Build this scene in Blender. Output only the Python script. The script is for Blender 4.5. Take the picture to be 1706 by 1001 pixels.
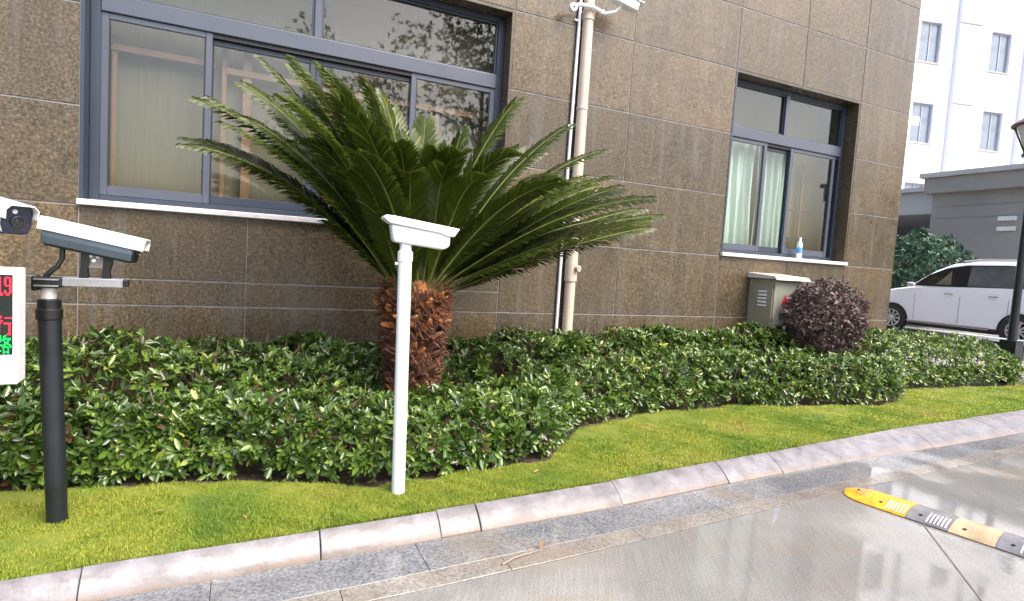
import bpy, bmesh, math, random
import numpy as np
from mathutils import Vector, Matrix

random.seed(7)
rng = np.random.default_rng(7)
PI = math.pi
R = math.radians
for o in list(bpy.data.objects):
    bpy.data.objects.remove(o)
scn = bpy.context.scene
COL = scn.collection

# ------------------------------------------------------------------ camera
FPX, YAW, PIT, ROL = 960.0, R(25.07), R(-3.93), R(3.55)
fw = Vector((math.sin(YAW) * math.cos(PIT), math.cos(YAW) * math.cos(PIT), math.sin(PIT)))
r0 = Vector((math.cos(YAW), -math.sin(YAW), 0))
u0 = r0.cross(fw)
rt = r0 * math.cos(ROL) + u0 * math.sin(ROL)
up = -r0 * math.sin(ROL) + u0 * math.cos(ROL)
cd = bpy.data.cameras.new('camera')
cd.sensor_width = 36.0
cd.lens = FPX / 1706 * 36.0
cd.clip_start = 0.05
cd.clip_end = 2000
cam = bpy.data.objects.new('camera', cd)
cam.matrix_world = Matrix(((rt.x, up.x, -fw.x, 0), (rt.y, up.y, -fw.y, 0), (rt.z, up.z, -fw.z, 1.5), (0, 0, 0, 1)))
COL.objects.link(cam)
scn.camera = cam

# ------------------------------------------------------------------ sky, sun, exposure
SUN_EL, SUN_AZ = R(52), R(150)      # azimuth measured from +Y clockwise
wd = bpy.data.worlds.new('World')
scn.world = wd
wd.use_nodes = True
wn = wd.node_tree
bg = wn.nodes['Background']
sky = wn.nodes.new('ShaderNodeTexSky')
sky.sky_type = 'NISHITA'
sky.sun_disc = False
sky.sun_elevation = SUN_EL
sky.sun_rotation = SUN_AZ
sky.air_density = 1.0
sky.dust_density = 6.0
sky.ozone_density = 1.0
wn.links.new(sky.outputs[0], bg.inputs[0])
bg.inputs[1].default_value = 0.15
sd = bpy.data.lights.new('sun', 'SUN')
sd.energy = 1.05
sd.angle = R(40)
sd.color = (1.0, 0.96, 0.9)
sun = bpy.data.objects.new('sun', sd)
sdir = Vector((math.sin(SUN_AZ) * math.cos(SUN_EL), math.cos(SUN_AZ) * math.cos(SUN_EL), math.sin(SUN_EL)))
sun.rotation_euler = sdir.to_track_quat('Z', 'Y').to_euler()
sun.location = sdir * 40
COL.objects.link(sun)
scn.view_settings.view_transform = 'Standard'
scn.view_settings.look = 'None'
scn.view_settings.exposure = 1.48
scn.view_settings.gamma = 1.0
scn.view_settings.use_curve_mapping = False
scn.render.engine = 'CYCLES'
scn.cycles.max_bounces = 7
scn.cycles.diffuse_bounces = 3
scn.cycles.glossy_bounces = 3
scn.cycles.transparent_max_bounces = 10

# ------------------------------------------------------------------ helpers
class MB:
    """collects verts and faces in world coordinates"""
    def __init__(s):
        s.V, s.F, s.M = [], [], []
    def add(s, V, F, m=0):
        n = len(s.V)
        s.V += [tuple(v) for v in V]
        s.F += [tuple(i + n for i in f) for f in F]
        s.M += [m] * len(F)
        return s
    def box(s, x0, x1, y0, y1, z0, z1, m=0, T=None):
        V = [(x, y, z) for z in (z0, z1) for y in (y0, y1) for x in (x0, x1)]
        if T is not None:
            V = [tuple(T @ Vector(v)) for v in V]
        return s.add(V, [(0, 2, 3, 1), (4, 5, 7, 6), (0, 1, 5, 4), (2, 6, 7, 3), (0, 4, 6, 2), (1, 3, 7, 5)], m)
    def tube(s, pts, rad, n=12, m=0, cap=True):
        pts = [Vector(p) for p in pts]
        if not hasattr(rad, '__len__'):
            rad = [rad] * len(pts)
        V, F = [], []
        ref = None
        for i, p in enumerate(pts):
            t = (pts[min(i + 1, len(pts) - 1)] - pts[max(i - 1, 0)]).normalized()
            if ref is None:
                ref = Vector((0, 0, 1)) if abs(t.z) < .9 else Vector((1, 0, 0))
            a = t.cross(ref).normalized()
            b = t.cross(a).normalized()
            ref = -b if (-b).dot(ref) > 0 else b
            for k in range(n):
                q = 2 * PI * k / n
                V.append(p + (a * math.cos(q) + b * math.sin(q)) * rad[i])
        for i in range(len(pts) - 1):
            for k in range(n):
                F.append((i * n + k, i * n + (k + 1) % n, (i + 1) * n + (k + 1) % n, (i + 1) * n + k))
        if cap:
            F.append(tuple(range(n))[::-1])
            F.append(tuple((len(pts) - 1) * n + k for k in range(n)))
        return s.add(V, F, m)
    def lathe(s, prof, c, n=20, axis='Z', m=0, cap=True):
        V, F = [], []
        for (r_, h) in prof:
            for k in range(n):
                q = 2 * PI * k / n
                if axis == 'Z':
                    V.append((c[0] + r_ * math.cos(q), c[1] + r_ * math.sin(q), c[2] + h))
                elif axis == 'X':
                    V.append((c[0] + h, c[1] + r_ * math.cos(q), c[2] + r_ * math.sin(q)))
                else:
                    V.append((c[0] + r_ * math.cos(q), c[1] + h, c[2] + r_ * math.sin(q)))
        for i in range(len(prof) - 1):
            for k in range(n):
                F.append((i * n + k, i * n + (k + 1) % n, (i + 1) * n + (k + 1) % n, (i + 1) * n + k))
        if cap:
            F.append(tuple(range(n))[::-1])
            F.append(tuple((len(prof) - 1) * n + k for k in range(n)))
        return s.add(V, F, m)
    def prism(s, poly, axis, a0, a1, m=0, T=None):
        n = len(poly)
        def P(u, v, a):
            return {'X': (a, u, v), 'Y': (u, a, v), 'Z': (u, v, a)}[axis]
        V = [P(u, v, a0) for u, v in poly] + [P(u, v, a1) for u, v in poly]
        if T is not None:
            V = [tuple(T @ Vector(v)) for v in V]
        F = [tuple(range(n))[::-1], tuple(range(n, 2 * n))] + [(i, (i + 1) % n, n + (i + 1) % n, n + i) for i in range(n)]
        return s.add(V, F, m)
    def T(s, M):
        s.V = [tuple(M @ Vector(v)) for v in s.V]
        return s

ORG = {}
def props(o, label=None, cat=None, group=None, kind=None):
    if label: o['label'] = label
    if cat: o['category'] = cat
    if group: o['group'] = group
    if kind: o['kind'] = kind
    return o

def link(o, parent, org):
    COL.objects.link(o)
    org = Vector(org)
    ORG[o.name] = org
    if parent is not None:
        o.parent = parent
        o.location = org - ORG[parent.name]
    else:
        o.location = org
    return o

def thing(name, loc, label, cat, group=None):
    o = bpy.data.objects.new(name, None)
    o.empty_display_size = 0.1
    link(o, None, loc)
    return props(o, label, cat, group)

def part(name, b, mats, parent=None, org=None, bevel=0, smooth=False, seg=2, angle=40):
    V = np.array(b.V, dtype=float)
    if org is None:
        org = ((V[:, 0].min() + V[:, 0].max()) / 2, (V[:, 1].min() + V[:, 1].max()) / 2, V[:, 2].min())
    me = bpy.data.meshes.new(name)
    me.from_pydata((V - np.array(org)).tolist(), [], b.F)
    if not isinstance(mats, (list, tuple)):
        mats = [mats]
    for m in mats:
        me.materials.append(m)
    if len(mats) > 1:
        me.polygons.foreach_set('material_index', b.M)
    bm = bmesh.new()
    bm.from_mesh(me)
    bmesh.ops.recalc_face_normals(bm, faces=bm.faces)
    bm.to_mesh(me)
    bm.free()
    if smooth:
        me.polygons.foreach_set('use_smooth', [True] * len(me.polygons))
        me.set_sharp_from_angle(angle=R(angle))
    o = bpy.data.objects.new(name, me)
    link(o, parent, org)
    if bevel:
        md = o.modifiers.new('bevel', 'BEVEL')
        md.width = bevel
        md.segments = seg
        md.limit_method = 'ANGLE'
        md.angle_limit = R(35)
    return o

def raw_mesh(name, V, F, mat, tint=None, smooth=False):
    """V (n,3) float array, F (m,k) int array"""
    me = bpy.data.meshes.new(name)
    k = F.shape[1]
    me.vertices.add(len(V))
    me.vertices.foreach_set('co', np.ascontiguousarray(V, dtype=np.float32).ravel())
    me.loops.add(F.size)
    me.loops.foreach_set('vertex_index', np.ascontiguousarray(F, dtype=np.int32).ravel())
    me.polygons.add(len(F))
    me.polygons.foreach_set('loop_start', np.arange(0, F.size, k, dtype=np.int32))
    me.polygons.foreach_set('loop_total', np.full(len(F), k, dtype=np.int32))
    if tint is not None:
        a = me.attributes.new('tint', 'FLOAT', 'POINT')
        a.data.foreach_set('value', np.ascontiguousarray(tint, dtype=np.float32))
    if smooth:
        me.polygons.foreach_set('use_smooth', np.ones(len(F), dtype=bool))
    me.update(calc_edges=True)
    me.validate()
    me.materials.append(mat)
    return me

# ------------------------------------------------------------------ materials
class NT:
    def __init__(s, name):
        s.m = bpy.data.materials.new(name)
        s.m.use_nodes = True
        s.t = s.m.node_tree
        s.p = s.t.nodes['Principled BSDF']
        s.out = s.t.nodes['Material Output']
    def n(s, typ, **kw):
        x = s.t.nodes.new(typ)
        for k, v in kw.items():
            setattr(x, k, v)
        return x
    def l(s, a, b):
        s.t.links.new(a, b)
    def set(s, **kw):
        for k, v in kw.items():
            s.p.inputs[k.replace('_', ' ')].default_value = v
    def pos(s):
        return s.n('ShaderNodeNewGeometry').outputs['Position']
    def obj(s):
        return s.n('ShaderNodeTexCoord').outputs['Object']
    def mapv(s, vec, scale):
        mp = s.n('ShaderNodeMapping')
        mp.inputs['Scale'].default_value = scale
        s.l(vec, mp.inputs[0])
        return mp.outputs[0]
    def noise(s, vec, scale, detail=4, rough=.6, dist=0):
        x = s.n('ShaderNodeTexNoise')
        x.inputs['Scale'].default_value = scale
        x.inputs['Detail'].default_value = detail
        x.inputs['Roughness'].default_value = rough
        x.inputs['Distortion'].default_value = dist
        s.l(vec, x.inputs['Vector'])
        return x.outputs[0]
    def ramp(s, fac, stops, interp='LINEAR'):
        x = s.n('ShaderNodeValToRGB')
        x.color_ramp.interpolation = interp
        e = x.color_ramp.elements
        while len(e) < len(stops):
            e.new(.5)
        for k, (p, c) in enumerate(stops):
            e[k].position = p
            e[k].color = (*c, 1) if hasattr(c, '__len__') else (c, c, c, 1)
        s.l(fac, x.inputs[0])
        return x.outputs[0]
    def mix(s, fac, a, b, typ='MIX'):
        x = s.n('ShaderNodeMix', data_type='RGBA', blend_type=typ)
        for sk, v in ((x.inputs[0], fac), (x.inputs[6], a), (x.inputs[7], b)):
            if hasattr(v, 'is_output'):
                s.l(v, sk)
            else:
                sk.default_value = v if not hasattr(v, '__len__') else (*v, 1)
        return x.outputs[2]
    def math(s, op, a, b=None):
        x = s.n('ShaderNodeMath', operation=op)
        for sk, v in ((x.inputs[0], a), (x.inputs[1], b)):
            if v is None:
                continue
            if hasattr(v, 'is_output'):
                s.l(v, sk)
            else:
                sk.default_value = v
        return x.outputs[0]
    def bump(s, h, strength=.3, dist=.01):
        x = s.n('ShaderNodeBump')
        x.inputs['Strength'].default_value = strength
        x.inputs['Distance'].default_value = dist
        s.l(h, x.inputs['Height'])
        s.l(x.outputs[0], s.p.inputs['Normal'])
    def base(s, c):
        s.l(c, s.p.inputs['Base Color'])
    def rough(s, c):
        s.l(c, s.p.inputs['Roughness'])

MATS = {}
def plain(name, col, rough=.5, metal=0, coat=0, var=.18, scale=14, bump=.0, spec=.5):
    """painted / plastic / metal surface with slight mottling"""
    if name in MATS:
        return MATS[name]
    a = NT(name)
    a.set(Metallic=metal, Coat_Weight=coat)
    a.p.inputs['Specular IOR Level'].default_value = spec
    v = a.obj()
    nz = a.noise(v, scale, 5)
    lo = tuple(c * (1 - var) for c in col)
    hi = tuple(min(1, c * (1 + var)) for c in col)
    a.base(a.ramp(nz, [(.3, lo), (.7, hi)]))
    n2 = a.noise(v, scale * 3.1, 3)
    a.rough(a.ramp(n2, [(.3, max(.03, rough - .04)), (.7, min(1, rough + .05))]))
    if bump:
        a.bump(n2, bump, .004)
    MATS[name] = a.m
    return a.m

def m_granite(name='granite', dark=1.0):
    a = NT(name)
    p0 = a.pos()
    oi = a.n('ShaderNodeObjectInfo')
    off = a.n('ShaderNodeVectorMath', operation='SCALE')
    off.inputs[0].default_value = (31, 17, 23)
    a.l(oi.outputs['Random'], off.inputs['Scale'])
    ad = a.n('ShaderNodeVectorMath', operation='ADD')
    a.l(p0, ad.inputs[0])
    a.l(off.outputs[0], ad.inputs[1])
    p = ad.outputs[0]
    g1 = a.noise(p, 44, 4, .75)
    g2 = a.noise(p, 120, 2, .6)
    vo = a.n('ShaderNodeTexVoronoi')
    vo.inputs['Scale'].default_value = 75
    a.l(p, vo.inputs['Vector'])
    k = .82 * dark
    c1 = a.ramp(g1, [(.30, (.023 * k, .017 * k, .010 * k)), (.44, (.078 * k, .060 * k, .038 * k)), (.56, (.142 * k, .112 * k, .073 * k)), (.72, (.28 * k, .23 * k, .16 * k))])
    c2 = a.ramp(vo.outputs['Distance'], [(.0, (.30, .28, .26)), (.16, (1, 1, 1))])
    c = a.mix(.55, c1, c2, 'MULTIPLY')
    fl = a.ramp(g2, [(.66, 0.0), (.76, 1.0)])
    c = a.mix(fl, c, (.36 * k, .33 * k, .28 * k))
    # slab to slab tone, veining, rain streaks
    ov = a.ramp(oi.outputs['Random'], [(0, (.78, .80, .84)), (.35, (1.0, .97, .93)), (.7, (.90, .90, .90)), (1, (1.18, 1.12, 1.02))])
    c = a.mix(1.0, c, ov, 'MULTIPLY')
    big = a.ramp(a.noise(p, 1.7, 5, .6, .6), [(.3, (.80, .83, .84)), (.7, (1.16, 1.10, 1.02))])
    c = a.mix(1.0, c, big, 'MULTIPLY')
    st = a.ramp(a.noise(a.mapv(p0, (7, 7, .45)), 1, 5, .65), [(.52, 0.0), (.72, .55)])
    c = a.mix(st, c, (.165 * k, .16 * k, .155 * k))
    dk = a.ramp(a.noise(a.mapv(p0, (3.1, 3.1, .3)), 1, 4, .6), [(.55, 0.0), (.75, .5)])
    c = a.mix(dk, c, (.035 * k, .030 * k, .024 * k))
    a.base(c)
    a.rough(a.ramp(a.noise(p0, 3, 5, .6), [(.3, .20), (.7, .40)]))
    a.bump(g1, .06, .002)
    return a.m

def m_glass(name, tint=(.95, .97, .96), r0_=.05):
    a = NT(name)
    lw = a.n('ShaderNodeLayerWeight')
    lw.inputs['Blend'].default_value = .5
    f5 = a.math('POWER', lw.outputs['Facing'], 4.0)
    fac = a.math('ADD', r0_, a.math('MULTIPLY', f5, 1 - r0_))
    tr = a.n('ShaderNodeBsdfTransparent')
    tr.inputs[0].default_value = (*tint, 1)
    gl = a.n('ShaderNodeBsdfGlossy')
    gl.inputs['Roughness'].default_value = 0.02
    mx = a.n('ShaderNodeMixShader')
    a.l(fac, mx.inputs[0])
    a.l(tr.outputs[0], mx.inputs[1])
    a.l(gl.outputs[0], mx.inputs[2])
    a.l(mx.outputs[0], a.out.inputs[0])
    return a.m

def m_leaf(name, stops, rough=.32, sub=.0, trans=.25, spec=.5):
    a = NT(name)
    at = a.n('ShaderNodeAttribute', attribute_name='tint')
    p = a.pos()
    big = a.noise(p, 2.4, 3)
    f = a.math('ADD', at.outputs['Fac'], a.math('MULTIPLY', a.math('SUBTRACT', big, .5), .5))
    c = a.ramp(f, stops)
    a.base(c)
    a.set(Roughness=rough)
    a.p.inputs['Specular IOR Level'].default_value = spec
    if trans:
        tl = a.n('ShaderNodeBsdfTranslucent')
        a.l(c, tl.inputs[0])
        mx = a.n('ShaderNodeMixShader')
        mx.inputs[0].default_value = trans
        a.l(a.p.outputs[0], mx.inputs[1])
        a.l(tl.outputs[0], mx.inputs[2])
        a.l(mx.outputs[0], a.out.inputs[0])
    return a.m

GRANITE = m_granite()
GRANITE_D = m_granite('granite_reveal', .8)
SEAL = plain('sealant', (.24, .235, .245), .2, var=.25, scale=5)
ALU = plain('blue_grey_aluminium', (.034, .046, .070), .34, metal=.1, var=.08, scale=2)
ALU2 = plain('grey_aluminium', (.070, .083, .115), .34, metal=.1, var=.08, scale=2)
GASKET = plain('black_gasket', (.012, .014, .02), .6)
WHITE = plain('white_paint', (.80, .81, .84), .35, var=.04)
WHITE_ROUGH = plain('white_sill_stone', (.62, .60, .63), .4, var=.12, scale=9)
BLACK = plain('black_paint', (.011, .014, .019), .40, var=.35, scale=7)
BLACKP = plain('black_plastic', (.007, .008, .010), .35, var=.2)
STEEL = plain('steel', (.42, .43, .46), .3, metal=.8, var=.15)
GLASS = m_glass('window_glass')

# ------------------------------------------------------------------ setting: ground, road, kerb, lawn
def poly(xs, ys):
    xs, ys = np.array(xs, float), np.array(ys, float)
    return lambda x: np.interp(x, xs, ys)
# plan curves as Y(X)
kerb_back = poly([-8, -.91, -.24, .39, 2.27, 3.47, 6.3, 8.89, 16], [2.75, 3.03, 3.07, 3.10, 3.24, 3.36, 3.64, 3.78, 4.1])
kerb_foot = poly([-8, -.54, .45, 2.34, 3.44, 5.02, 8.01, 16], [2.62, 2.93, 2.98, 3.07, 3.17, 3.26, 3.36, 3.6])
gut_front = poly([-8, .22, .67, 1.62, 4.41, 7.7, 16], [2.42, 2.67, 2.69, 2.74, 2.93, 3.10, 3.38])
band_front = poly([-8, .8, 1.66, 2.87, 4.22, 7.7, 16], [2.30, 2.55, 2.595, 2.69, 2.79, 2.97, 3.26])
hedge_front = poly([-4, -1.25, -.86, -.23, .25, .72, 1.58, 2.11, 2.45, 2.87, 3.68, 5.01, 6.2, 7.11, 7.7, 8.05, 8.5, 9.03, 10.2, 11.3, 12, 16],
                   [4.25, 4.19, 4.10, 4.07, 3.90, 3.70, 3.74, 3.83, 4.12, 4.50, 4.78, 4.86, 4.66, 4.50, 4.55, 4.75, 5.02, 5.10, 5.02, 4.90, 4.9, 4.9])
ROADZ = -0.1

def strip(fa, fb, x0, x1, nx, ny, za, zb, bumpz=0):
    xs = np.linspace(x0, x1, nx)
    V = []
    for i, x in enumerate(xs):
        for j in range(ny):
            t = j / (ny - 1)
            V.append((x, fa(x) * (1 - t) + fb(x) * t, za * (1 - t) + zb * t + (random.uniform(-1, 1) * bumpz if 0 < j < ny - 1 else 0)))
    F = [(i * ny + j, (i + 1) * ny + j, (i + 1) * ny + j + 1, i * ny + j + 1) for i in range(nx - 1) for j in range(ny - 1)]
    return MB().add(V, F)

def wet_mat(name, stops, scale, wet_lo, wet_hi, streak=None, bumpS=.15, grain=140, gc=.2):
    a = NT(name)
    p = a.pos()
    big = a.noise(p, scale, 5, .6, .4)
    fine = a.noise(p, grain, 3)
    c = a.ramp(big, stops)
    g = a.ramp(fine, [(.3, (1 - gc, 1 - gc, 1 - gc)), (.7, (1 + gc, 1 + gc, 1 + gc))])
    c = a.mix(1.0, c, g, 'MULTIPLY')
    dirt = a.ramp(a.noise(p, 1.1, 5, .65, .8), [(.54, 0.0), (.70, .6)])
    c = a.mix(dirt, c, (.27, .21, .145))
    wet = a.ramp(a.noise(p, .75, 4, .55, .3), [(.38, 0.0), (.47, 1.0)])
    c = a.mix(a.math('MULTIPLY', wet, .28), c, (.07, .07, .075))
    a.base(c)
    rg = a.mix(wet, (wet_hi,) * 3, (wet_lo,) * 3)
    a.rough(rg)
    h = fine
    if streak:
        v = a.mapv(p, streak)
        v.node.vector_type = 'POINT'
        rot = a.n('ShaderNodeVectorRotate', rotation_type='Z_AXIS')
        rot.inputs['Angle'].default_value = R(32)
        a.l(p, rot.inputs['Vector'])
        a.l(rot.outputs[0], v.node.inputs[0])
        st = a.noise(v, 1.0, 2, .5)
        h = a.math('ADD', a.math('MULTIPLY', fine, .35), st)
        c = a.mix(1.0, c, a.ramp(st, [(.35, (.91, .91, .91)), (.65, (1.08, 1.08, 1.08))]), 'MULTIPLY')
        a.base(c)
    hb = a.math('MULTIPLY', h, a.math('SUBTRACT', 1.05, wet))
    a.bump(hb, bumpS, .006)
    a.p.inputs['Specular IOR Level'].default_value = .6
    return a.m

CONC_ROAD = wet_mat('wet_concrete_road', [(.3, (.195, .197, .188)), (.5, (.245, .245, .235)), (.7, (.30, .30, .288))], .9, .03, .22, streak=(120, 3, 1), bumpS=.30, grain=110, gc=.32)
GUTTER = wet_mat('wet_grey_granite_slab', [(.3, (.15, .165, .18)), (.5, (.21, .22, .235)), (.7, (.28, .29, .30))], 2.2, .05, .26, bumpS=.12, grain=60, gc=.55)
BAND = wet_mat('pale_concrete_edging', [(.3, (.20, .185, .165)), (.5, (.26, .24, .215)), (.7, (.33, .31, .285))], 3.0, .10, .40, bumpS=.3, grain=70, gc=.45)

def soil_mat():
    a = NT('dark_soil')
    p = a.pos()
    c = a.ramp(a.noise(p, 22, 6, .7), [(.3, (.026, .017, .012)), (.55, (.075, .050, .036)), (.75, (.17, .125, .095))])
    a.base(c)
    a.set(Roughness=.85)
    a.bump(a.noise(p, 60, 5), .8, .02)
    return a.m
SOIL = soil_mat()

def turf_mat(name='turf'):
    a = NT(name)
    p = a.pos()
    big = a.noise(p, 1.6, 5, .62, .5)
    c = a.ramp(big, [(.28, (.125, .230, .024)), (.42, (.235, .330, .032)), (.58, (.345, .395, .048)), (.74, (.40, .345, .10))])
    if name == 'grass_blade':
        at = a.n('ShaderNodeAttribute', attribute_name='tint')
        v = a.ramp(at.outputs['Fac'], [(0, (.55, .62, .5)), (.5, (1, 1, 1)), (.85, (1.3, 1.25, 1.2)), (1, (2.0, 1.55, 2.6))])
        c = a.mix(1.0, c, v, 'MULTIPLY')
        tl = a.n('ShaderNodeBsdfTranslucent')
        a.l(c, tl.inputs[0])
        mx = a.n('ShaderNodeMixShader')
        mx.inputs[0].default_value = .35
        a.l(a.p.outputs[0], mx.inputs[1])
        a.l(tl.outputs[0], mx.inputs[2])
        a.l(mx.outputs[0], a.out.inputs[0])
    else:
        c = a.mix(.5, c, (.05, .045, .02))
        a.bump(a.noise(p, 150, 3), .6, .01)
    a.base(c)
    a.set(Roughness=.6)
    return a.m
TURF = turf_mat()
BLADE = turf_mat('grass_blade')

def kerb_mat():
    a = NT('kerb_concrete')
    p = a.pos()
    oi = a.n('ShaderNodeObjectInfo')
    c = a.ramp(a.noise(p, 6, 6, .65), [(.3, (.125, .120, .125)), (.5, (.195, .190, .203)), (.7, (.26, .258, .275))])
    st = a.ramp(a.noise(a.mapv(p, (9, 9, 22)), 1, 5, .7), [(.50, 0.0), (.68, .75)])
    c = a.mix(st, c, (.13, .11, .10))
    sx = a.n('ShaderNodeSeparateXYZ')
    a.l(p, sx.inputs[0])
    wob = a.math('ADD', sx.outputs['Z'], a.math('MULTIPLY', a.noise(p, 5, 4), .05))
    mr = a.n('ShaderNodeMapRange')
    mr.inputs[1].default_value = -.03
    mr.inputs[2].default_value = -.075
    a.l(wob, mr.inputs[0])
    c = a.mix(a.math('MULTIPLY', mr.outputs[0], .65), c, (.25, .185, .13))
    ov = a.ramp(oi.outputs['Random'], [(0, (.90, .88, .88)), (1, (1.06, 1.06, 1.08))])
    c = a.mix(1.0, c, ov, 'MULTIPLY')
    a.base(c)
    a.rough(a.ramp(a.noise(p, 4, 4), [(.35, .18), (.65, .45)]))
    a.bump(a.noise(p, 70, 5), .25, .006)
    return a.m
KERB = kerb_mat()

# ground sheet to the horizon
b = MB().add([(-400, -400, -.16), (400, -400, -.16), (400, 400, -.16), (-400, 400, -.16)], [(0, 1, 2, 3)])
props(part('ground', b, plain('far_ground', (.12, .115, .10), .8, var=.3, scale=.3)), kind='structure')
road = thing('road', (0, 0, ROADZ), 'wet concrete road', None)
del road['label']
props(road, kind='structure')
xs = np.linspace(-8, 16, 60)
V = [(x, -14, ROADZ) for x in xs] + [(x, band_front(x) - .002, ROADZ) for x in xs]
n = len(xs)
F = [(i, i + 1, n + i + 1, n + i) for i in range(n - 1)]
V += [(-40, -14, ROADZ), (-40, 2.3, ROADZ)]
F += [(len(V) - 2, 0, n, len(V) - 1)]
part('road_surface', MB().add(V, F), CONC_ROAD, road)
# sealed joints in the concrete
JOINT = plain('dark_joint', (.17, .165, .155), .6)
for (ax, ay, bx_, by_) in ((4.20, 2.22, 2.95, 1.0), (2.95, 1.0, 1.6, -.3)):
    d = Vector((bx_ - ax, by_ - ay, 0)).normalized()
    nn = Vector((-d.y, d.x, 0)) * .0035
    A, B = Vector((ax, ay, ROADZ + .004)), Vector((bx_, by_, ROADZ + .004))
    part('joint', MB().add([A - nn, B - nn, B + nn, A + nn], [(0, 1, 2, 3)]), JOINT, road)

def slabs(name, fa, fb, x0, lens, top, mat, gap=.0015, h=.06):
    x = x0
    for L in lens:
        xa, xb = x + gap, x + L - gap
        k = 4
        V = []
        for zz in (top - h, top):
            for i in range(k + 1):
                q = xa + (xb - xa) * i / k
                V.append((q, fa(q) + gap, zz))
            for i in range(k + 1):
                q = xa + (xb - xa) * i / k
                V.append((q, fb(q) - gap, zz))
        m = k + 1
        F = []
        for i in range(k):
            F.append((2 * m + i, 2 * m + i + 1, 3 * m + i + 1, 3 * m + i))
            F.append((i, 2 * m + i, 2 * m + i + 1, i + 1))
            F.append((m + i, m + i + 1, 3 * m + i + 1, 3 * m + i))
        F += [(0, m, 3 * m, 2 * m), (k, m + k, 3 * m + k, 2 * m + k)]
        o = part(name, MB().add(V, F), mat, road, bevel=.0015, seg=1)
        x += L
slabs('gutter_slab', gut_front, kerb_foot, -4, [.9, 1.0, 1.05, .95, 1.0, 1.1, .98, 1.2, 1.1, 1.3, 1.2, 1.3, 1.4, 1.5, 1.6], ROADZ + .004, GUTTER)
slabs('edging_slab', band_front, gut_front, -4, [.6, .8, .75, .8, .7, .8, .85, .9, .78, .8, .9, 1.0, 1.1, 1.2, 1.2, 1.3, 1.4], ROADZ + .006, BAND)

# kerb stones: one object for each stone
kerb = thing('kerb', (0, 3, ROADZ), 'kerb', None)
del kerb['label']
props(kerb, kind='structure')
kx = [-5.2, -4.1, -3.0, -1.95, -.62, .40, 1.06, 1.31, 2.36, 3.42, 4.05, 4.9, 6.3, 7.7, 9.1, 10.5, 12, 13.5, 15]
for i in range(len(kx) - 1):
    xa, xb = kx[i] + .0022, kx[i + 1] - .0022
    k = 5
    V, F = [], []
    tilt = random.uniform(-.006, .006)
    sh = random.uniform(-.006, .006)
    for j in range(k + 1):
        x = xa + (xb - xa) * j / k
        yb, yf = float(kerb_back(x)) + sh, float(kerb_foot(x)) + sh
        z0 = .015 + tilt * (j / k - .5)
        w_ = yb - yf
        sec = [(yb, -.2), (yb, z0 - .012), (yb - .012, z0), (yb - .25 * w_, z0 - .010), (yb - .52 * w_, z0 - .036), (yb - .78 * w_, z0 - .072), (yf + .004, ROADZ + .006), (yf + .004, -.2)]
        V += [(x, *q) for q in sec]
    m = 8
    for j in range(k):
        for q in range(m):
            F.append((j * m + q, j * m + (q + 1) % m, (j + 1) * m + (q + 1) % m, (j + 1) * m + q))
    F += [tuple(range(m)), tuple(k * m + q for q in range(m))]
    part('kerb_stone', MB().add(V, F), KERB, kerb, smooth=True, angle=50, bevel=.004, seg=2)

# soil bed and lawn
WALLY = 6.0
b = strip(lambda x: float(kerb_back(x)) - .01, lambda x: 6.3, -8, 15.8, 80, 14, -.022, -.01, .006)
props(part('soil_bed', b, SOIL, smooth=True), kind='structure')
lawn_edge = lambda x: float(hedge_front(x)) - .085 + .03 * math.sin(x * 5.1) + .02 * math.sin(x * 13.7 + 1)
b = strip(lambda x: float(kerb_back(x)) + .014, lawn_edge, -8, 15.8, 160, 10, -.006, .004, .004)
props(part('lawn', b, TURF, smooth=True), kind='structure')

def grass(x0, x1, dens, hgt, wid):
    area = 0
    N = int(dens * (x1 - x0) * 1.2)
    X = rng.uniform(x0, x1, N)
    lo = kerb_back(X) + .016 + .010 * np.sin(X * 17) * np.sin(X * 5.3)
    hi = np.array([lawn_edge(x) for x in X])
    Y = lo + (hi - lo) * rng.uniform(-.01, 1.02, N)
    # patchy height
    pt = .75 + .35 * np.sin(X * 3.1 + 1.3 * np.sin(Y * 4)) * np.sin(Y * 6.3 + X)
    h = hgt * rng.uniform(.5, 1.25, N) * pt
    sp = np.sin(X * 11.3 + 2 * np.sin(Y * 7.7)) * np.sin(Y * 13.1 + 1.5 * np.sin(X * 6.1)) + .5 * np.sin(X * 29 + Y * 23)
    h *= np.where(rng.random(N) < .012, 2.0, 1.0) * np.interp(sp, [-1.2, -.7, 0, 1.3], [.35, .7, 1.0, 1.25])
    az = rng.uniform(0, 2 * PI, N)
    ln = rng.uniform(.1, 1.7, N)
    dx, dy = np.cos(az), np.sin(az)
    w = wid * rng.uniform(.7, 1.3, N)
    b0 = np.stack([X - dy * w, Y + dx * w, np.full(N, -.006)], 1)
    b1 = np.stack([X + dy * w, Y - dx * w, np.full(N, -.006)], 1)
    m0 = np.stack([X + dx * ln * h * .35 - dy * w * .8, Y + dy * ln * h * .35 + dx * w * .8, h * .62], 1)
    m1 = np.stack([X + dx * ln * h * .35 + dy * w * .8, Y + dy * ln * h * .35 - dx * w * .8, h * .62], 1)
    tp = np.stack([X + dx * ln * h, Y + dy * ln * h, h], 1)
    V = np.stack([b0, b1, m1, m0, tp], 1).reshape(-1, 3)
    i = np.arange(N)[:, None] * 5
    F = np.concatenate([i + [0, 1, 2], i + [0, 2, 3], i + [3, 2, 4]], 1).reshape(-1, 3)
    t = np.repeat(rng.beta(2, 2.5, N), 5)
    return V, F, t
Vs, Fs, Ts, off = [], [], [], 0
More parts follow.
